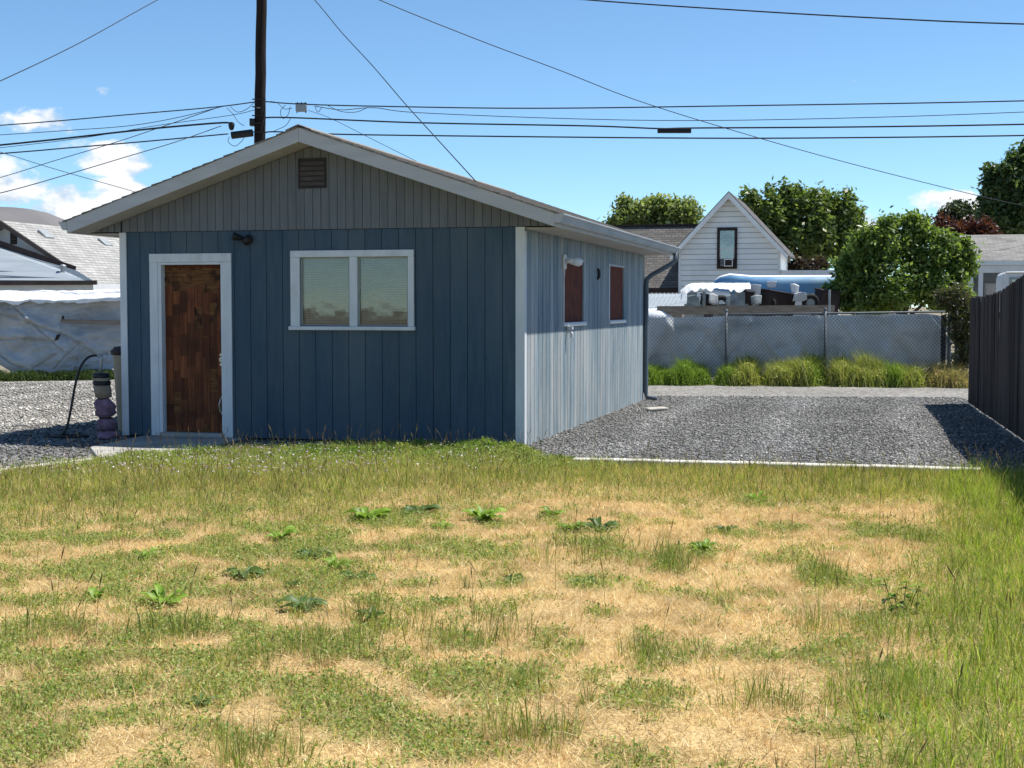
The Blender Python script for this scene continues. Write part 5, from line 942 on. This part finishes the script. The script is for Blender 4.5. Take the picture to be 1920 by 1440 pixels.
crumple('crumpled_sheet', 1418, 562, 33.75, .26, .24, junk_grey, 'torn grey panel leaning before the middle tyre', 12); crumple('crumpled_sheet', 1338, 560, 33.8, .22, .26, tarp_mat, 'torn grey cloth hanging below the trailer cover', 13); crumple('crumpled_sheet', 1500, 556, 33.8, .30, .22, tarp_mat, 'pale grey sheet draped over the hub tyre', 14)
crumple('crumpled_sheet', 1470, 560, 34.3, .34, .28, dark_trim, 'dark bent panel between the middle tyre and the hub tyre', 9)
for k, (px, py, sx, sz, lab) in enumerate(((1400, 563, .25, .5, 'dark crate standing right of the bent grey sheet'), (1550, 562, .5, .5, 'dark box at the foot of the leafy bush'), (1330, 568, .3, .4, 'dark box under the trailer cover left of the tyre'), (1455, 566, .9, .55, 'wide dark box behind the middle tyre of the junk heap'))): scrap('scrap_box', px, py, 34.35, [(-sx / 2, sx / 2, -.2, .2, -sz, sz * .4), (-sx / 2 - .02, sx / 2 + .02, -.22, .22, sz * .4 + .001, sz * .4 + .04)], dark_trim, lab, 'box', .2 * k)
p0, p1 = at(1232, 582, 33.2), at(1565, 580, 32.6); o = MB().quadbar(p0, p1, .05, .20).build('trailer_side_board', board_wood, None); tag(o, 'long weathered board just above the chain-link fence top', 'board')
for q in (p0.lerp(p1, .1), p0.lerp(p1, .5), p0.lerp(p1, .9)): MB().box(q.x - .05, q.x + .05, q.y + .03, q.y + .1, -.1, q.z + .06).build('post', board_wood, o)
q = at(1226, 588, 33.4); cvr = MB().lathe([(.55, -.30), (.52, -.05), (.40, .06), (.20, .11), (.02, .12)], 18).build('white_tank', hull_white, None, smooth=True); cvr.location = q; cvr.scale = (1, .7, 1); tag(cvr, 'rounded white top of a tank peeking over the fence by the downspout', 'tank')
MB().lathe([(.55, -1.7), (.55, -.30)], 18).build('tank_wall', hull_white, cvr, smooth=True)
q0 = at(1555, 590, 31.6); o = MB().tube([(q0.x, q0.y, 0), (q0.x, q0.y, HC + (575 - 543) * 31.6 / FPX)], .025, 8).build('steel_post', galv, None); tag(o, 'thin grey post standing up between junk and leafy bush', 'post')

# ================================================================ RIGHT GREY-ROOFED HOUSE, CAMPER
RF = Frame(at(1812, 700, 46.)); RF.o[2] = 0; rh = empty('grey_roof_house', RF.world(0, 0, 0), -GRID, 'low house with a grey shingle roof and open porch behind the plank fence', 'house')
grey_sh = roofmat('mid_grey_shingle', (.20, .195, .19), (.28, .27, .255), .30, .05, 'x')
_, re_ = RF.front(1870, 490, -.4); _, rr_ = RF.front(1870, 440, 3.2)
MB().prism([(-.4, re_), (-.4, re_ - .08), (3.2, rr_ - .08), (6.8, re_ - .08), (6.8, re_), (3.2, rr_)][::-1], -.12, 9, 'x').build('roof', grey_sh, rh)
MB().box(-.15, 9, -.46, -.401, re_ - .12, re_ + .02).build('gutter', white_trim, rh); MB().box(-.1, 9, -.38, -.2, re_ - .36, re_ - .125).build('porch_beam', stucco, rh)
for u_ in (.0, .30): MB().box(u_, u_ + .14, -.35, -.21, 0, re_ - .361).build('porch_post', stucco, rh)
MB().box(.1, 9, 1.6, 6, 0, re_ - .1).build('wall', pmat('grey_siding', (.24, .27, .30), (.30, .33, .36), 2, (1, 1, 6), .8), rh); MB().box(.02, .10, -.2, 1.6, 0, re_ - .37).build('side_screen', stucco, rh)
wdp = MB().box(.62, 1.15, 1.56, 1.599, 1.5, 2.4).build('window_frame', white_trim, rh); MB().box(.68, 1.09, 1.54, 1.559, 1.56, 2.34).build('pane', dark_glass, wdp)
MB().box(2.6, 3.2, 2.9, 3.5, rr_ - .1, rr_ + .45).build('chimney', brown_trim, rh)
CF = Frame(at(1875, 700, 39.)); CF.o[2] = 0; cm = empty('camper', CF.world(0, 0, 0), -GRID, 'white camper roof and window showing above the plank fence', 'camper')
_, ctz = CF.front(1900, 509); MB().prism([(0, .5), (3, .5), (3, ctz), (.12, ctz), (.03, ctz - .06), (0, ctz - .2)], 0, 2.0).build('body', white_trim, cm, bevel=.03)
cw_ = MB().box(.2, 1.1, -.03, -.001, ctz - .62, ctz - .16).build('window_frame', galv, cm); MB().box(.26, 1.04, -.04, -.031, ctz - .56, ctz - .22).build('pane', dark_glass, cw_)
MB().tube([(.1, -.02, ctz - .03), (2.9, -.02, ctz - .03)], .02, 6).build('awning_rail', galv, cm)
for u_ in (.9, 2.1):
    wv = MB().lathe([(.15, -.08), (.32, -.1), (.33, 0), (.32, .1), (.15, .08)], 18).build('wheel', rubber, cm, smooth=True); wv.location = (u_, .1, .33); wv.rotation_euler = (R(90), 0, 0)

# ================================================================ LEFT HOUSE, TARP WALL, HILL
QF = Frame(at(8, 700, 46.)); QF.o[2] = 0; lh = empty('grey_shingle_house', QF.world(0, 0, 0), -GRID, 'house with a pale grey shingle roof and brown rake boards at left', 'house')
_, ql = QF.front(8, 413); ue_, qe = QF.front(175, 529.5); ssl = (ql - qe) / ue_
pale_sh = roofmat('pale_grey_shingle', (.29, .287, .28), (.38, .373, .36), .30, .088, 'y')
qr = empty('roof', (0, 0, 0)); qr.parent = lh
for s in (-1, 1):
    pl = [(0, ql), (s * ue_, qe), (s * ue_, qe - .10), (0, ql - .10)]; MB().prism(pl if s < 0 else pl[::-1], 0, 15).build('roof_slope', pale_sh, qr)
    pl = [(0, ql - .01), (s * (ue_ + .02), qe - .01), (s * (ue_ + .02), qe - .15), (0, ql - .17)]; MB().prism(pl if s < 0 else pl[::-1], -.06, -.002).build('rake_board', brown_trim, qr)
MB().box(ue_ - .02, ue_ + .06, .0, 15, qe - .16, qe - .02).build('gutter', dark_trim, qr)
MB().prism([(-ue_ + .35, 0), (ue_ - .35, 0), (ue_ - .35, qe + .12), (0, ql - .15), (-ue_ + .35, qe + .12)], .35, 14.5).build('wall', stucco, lh)
a0, b0 = QF.front(20, 432, .35); a1, b1 = QF.front(32, 458, .35); gvn = MB().box(a0, a1, .32, .349, b1, b0).build('gable_vent', dark_trim, lh)
for k in range(4): MB().box(a0 + .01, a1 - .01, .30, .319, b1 + .04 + k * .1, b1 + .1 + k * .1).build('slat', brown_trim, gvn)
for (u_, v_) in ((.55, 1.2), (.75, 4.6), (.95, 8.6)):
    zz_ = ql - u_ * ssl; MB().prism([(u_ - .05, zz_ + .02), (u_ + .30, zz_ - .28 * ssl), (u_ + .30, zz_ - .14), (u_ + .02, zz_ + .10)][::-1], v_, v_ + .5).build('roof_vent', galv, qr)
# metal roof addition in front of the gable
mu0, mz0 = QF.front(-60, 527, -2.6); mu1, mz1 = QF.front(177, 529, -2.6); mub, mzb = QF.front(-60, 442, -.1); mud, mzd = QF.front(142, 508, -.1)
A_ = Vector((mu0, -2.6, mz0)); B_ = Vector((mu1, -2.6, mz1)); C_ = Vector((mub, -.1, mzb)); D_ = Vector((mud, -.1, mzd))
m = MB(); m.add([A_, B_, D_, C_, A_ - Vector((0, 0, .06)), B_ - Vector((0, 0, .06)), D_ - Vector((0, 0, .06)), C_ - Vector((0, 0, .06))], [(0, 1, 2, 3), (7, 6, 5, 4), (0, 4, 5, 1), (1, 5, 6, 2), (2, 6, 7, 3), (3, 7, 4, 0)]).build('addition_roof', metal_roof, lh)
for k in range(9):
    t = k / 8; MB().quadbar(A_.lerp(C_, t) + Vector((0, 0, .02)), B_.lerp(D_, t) + Vector((0, 0, .02)), .03, .04).build('roof_seam', metal_roof, lh)
MB().quadbar(C_ + Vector((0, -.02, .09)), D_ + Vector((0, -.02, .05)), .05, .20).build('flashing', dark_trim, lh); MB().box(mu0, mu1 + .1, -2.66, -2.601, mz0 - .13, mz0 + .0).build('addition_gutter', brown_trim, lh)
MB().box(mu0, mu1 - .1, -2.5, -.1, 0, mz0 - .07).build('addition_wall', stucco, lh)
vu, vz = QF.front(118, 521, -1.9); vp = empty('vent_pipe', (0, 0, 0)); vp.parent = lh
MB().lathe([(.12, -.15), (.10, .03), (.065, .06), (.065, .30), (.10, .31), (.10, .38), (.03, .41)], 14, (vu, -1.9, vz)).build('flue', galv, vp, smooth=True)
# tarp wall
TY = 32.6; tw = empty('tarp_wall', at(110, 700, TY), 0, 'long fence draped with torn white and grey tarps at left', 'tarp'); tw.location.z = 0; tb = tw.location.copy(); k = TY / FPX
xs0, xs1 = (-120 - 110) * k, (262 - 110) * k
topf = lambda x: 2.00 + .12 * (fbm(np.ravel(x), 0 * np.ravel(x), 1.3, 41).reshape(np.shape(x)) - .5) + np.where(x > .6, .06 * (x - .6), 0)
nS, nT = 300, 90; S, T = np.meshgrid(np.linspace(xs0, xs1, nS), np.linspace(0, 1, nT))
def crease(S, T, a, b, w, amp):         # a fold running from (s, t) a to b
    ax, az = a; bx, bz = b; dx, dz = bx - ax, bz - az; L2 = dx * dx + dz * dz; q = np.clip(((S - ax) * dx + (T - az) * dz) / L2, 0, 1); d = np.hypot(S - ax - q * dx, T - az - q * dz); return amp * np.exp(-(d / w) ** 2)
Zt = .12 + (topf(S) - .32) * T; s_of = lambda px: (px - 110) * k; z_of = lambda py: HC + (575 - py) * k
O = .05 * np.sin(S * 1.7 + T * 4) + .16 * (fbm((S * .8 + Zt * 1.1).ravel(), (Zt * 2.6 - S * .9).ravel(), 1.6, 51).reshape(S.shape) - .5) + .07 * (fbm((S * 1.5 - Zt).ravel(), (Zt * 3 + S).ravel(), 3.6, 52).reshape(S.shape) - .5)
for (pa, pb_, w_, am) in (((35, 575), (130, 660), .05, .10), ((0, 585), (60, 605), .05, .09), ((60, 605), (120, 625), .045, .10), ((120, 625), (165, 645), .045, .08), ((0, 640), (55, 635), .05, .09), ((55, 635), (115, 640), .05, .08), ((150, 640), (200, 675), .05, .07), ((160, 640), (110, 690), .05, .05), ((158, 640), (150, 695), .04, .05), ((155, 640), (70, 690), .05, .04), ((0, 670), (60, 695), .06, .10), ((120, 590), (190, 575), .06, .05), ((140, 630), (228, 640), .05, .05)):
    O = O + .75 * crease(S, Zt, (s_of(pa[0]), z_of(pa[1]) + .10), (s_of(pb_[0]), z_of(pb_[1]) + .10), w_ * 2.2, am) - .55 * crease(S, Zt, (s_of(pa[0]), z_of(pa[1])), (s_of(pb_[0]), z_of(pb_[1])), w_ * .42, am * 1.15)
lift = np.where(S < s_of(30), .30 * np.clip((s_of(30) - S) / .5, 0, 1) * (1 - T) ** 3, 0)
P_ = np.stack([S, -.10 - O - .18 * (1 - T), Zt + lift], -1).reshape(-1, 3); ii = np.arange(nS * nT).reshape(nT, nS); Fq = np.stack([ii[:-1, :-1], ii[:-1, 1:], ii[1:, 1:], ii[1:, :-1]], -1).reshape(-1, 4)
npmesh('lower_tarp', P_, Fq, tarp_mat, parent=tw, smooth=True)
nT2 = 16; S, T = np.meshgrid(np.linspace(xs0, xs1, nS), np.linspace(0, 1, nT2)); jag = .06 * fbm(S.ravel(), 0 * S.ravel(), 3.2, 3).reshape(S.shape) + .05 * np.abs(np.mod(S * 2.3 + .3 * np.sin(S * 3), 1) - .5)
yy = .75 - 1.0 * np.minimum(T / .75, 1); zz = topf(S) - .20 * np.minimum(T / .75, 1) ** 1.5 - np.where(T > .75, (T - .75) / .25 * (.02 + jag * 1.8), 0) + .07 * (fbm(S.ravel() + T.ravel() * .7, T.ravel() * .6, 4.1, 5).reshape(S.shape) - .5)
P_ = np.stack([S, yy - np.where(T > .75, .05, 0) - .10 * fbm(S.ravel(), S.ravel() * 0, 2.2, 9).reshape(S.shape), zz], -1).reshape(-1, 3); ii = np.arange(nS * nT2).reshape(nT2, nS); Fq = np.stack([ii[:-1, :-1], ii[:-1, 1:], ii[1:, 1:], ii[1:, :-1]], -1).reshape(-1, 4)[:, ::-1]
npmesh('top_tarp', P_, Fq, tarp_white, parent=tw, smooth=True)
MB().quadbar((s_of(125), -.36, z_of(602)), (s_of(262), -.38, z_of(605)), .04, .095).build('batten', board_wood, tw); MB().box(s_of(127), s_of(131), -.37, -.33, z_of(600), z_of(592)).build('nail_block', black_metal, tw)
MB().prism([(s_of(113), z_of(638)), (s_of(119), z_of(636)), (s_of(124), z_of(626)), (s_of(117), z_of(627))], -.37, -.33).build('hole_patch', dark_trim, tw)
for k_ in range(6): xq = xs0 + .1 + k_ * (xs1 - xs0 - .2) / 5; MB().box(xq - .05, xq + .05, .25, .35, -.1, 1.75).build('post', board_wood, tw)
# hill
hc = at(-40, 400, 1500); nh = 40; hv, hf = [], []
for i in range(nh):
    for j in range(12):
        a_ = 2 * math.pi * i / nh; r_ = j / 11; hgt = 113 * (1 - r_ ** 5) * (1 + .03 * math.sin(3 * a_ + 1)); hv.append((hc.x - 62 + 172 * r_ * math.cos(a_), 1600 + 300 * r_ * math.sin(a_), hgt - 2))
for i in range(nh):
    for j in range(11): hf.append((i * 12 + j, i * 12 + j + 1, ((i + 1) % nh) * 12 + j + 1, ((i + 1) % nh) * 12 + j))
tag(MB().add(hv, hf).build('hill', hill_mat, None, smooth=True), kind='structure')
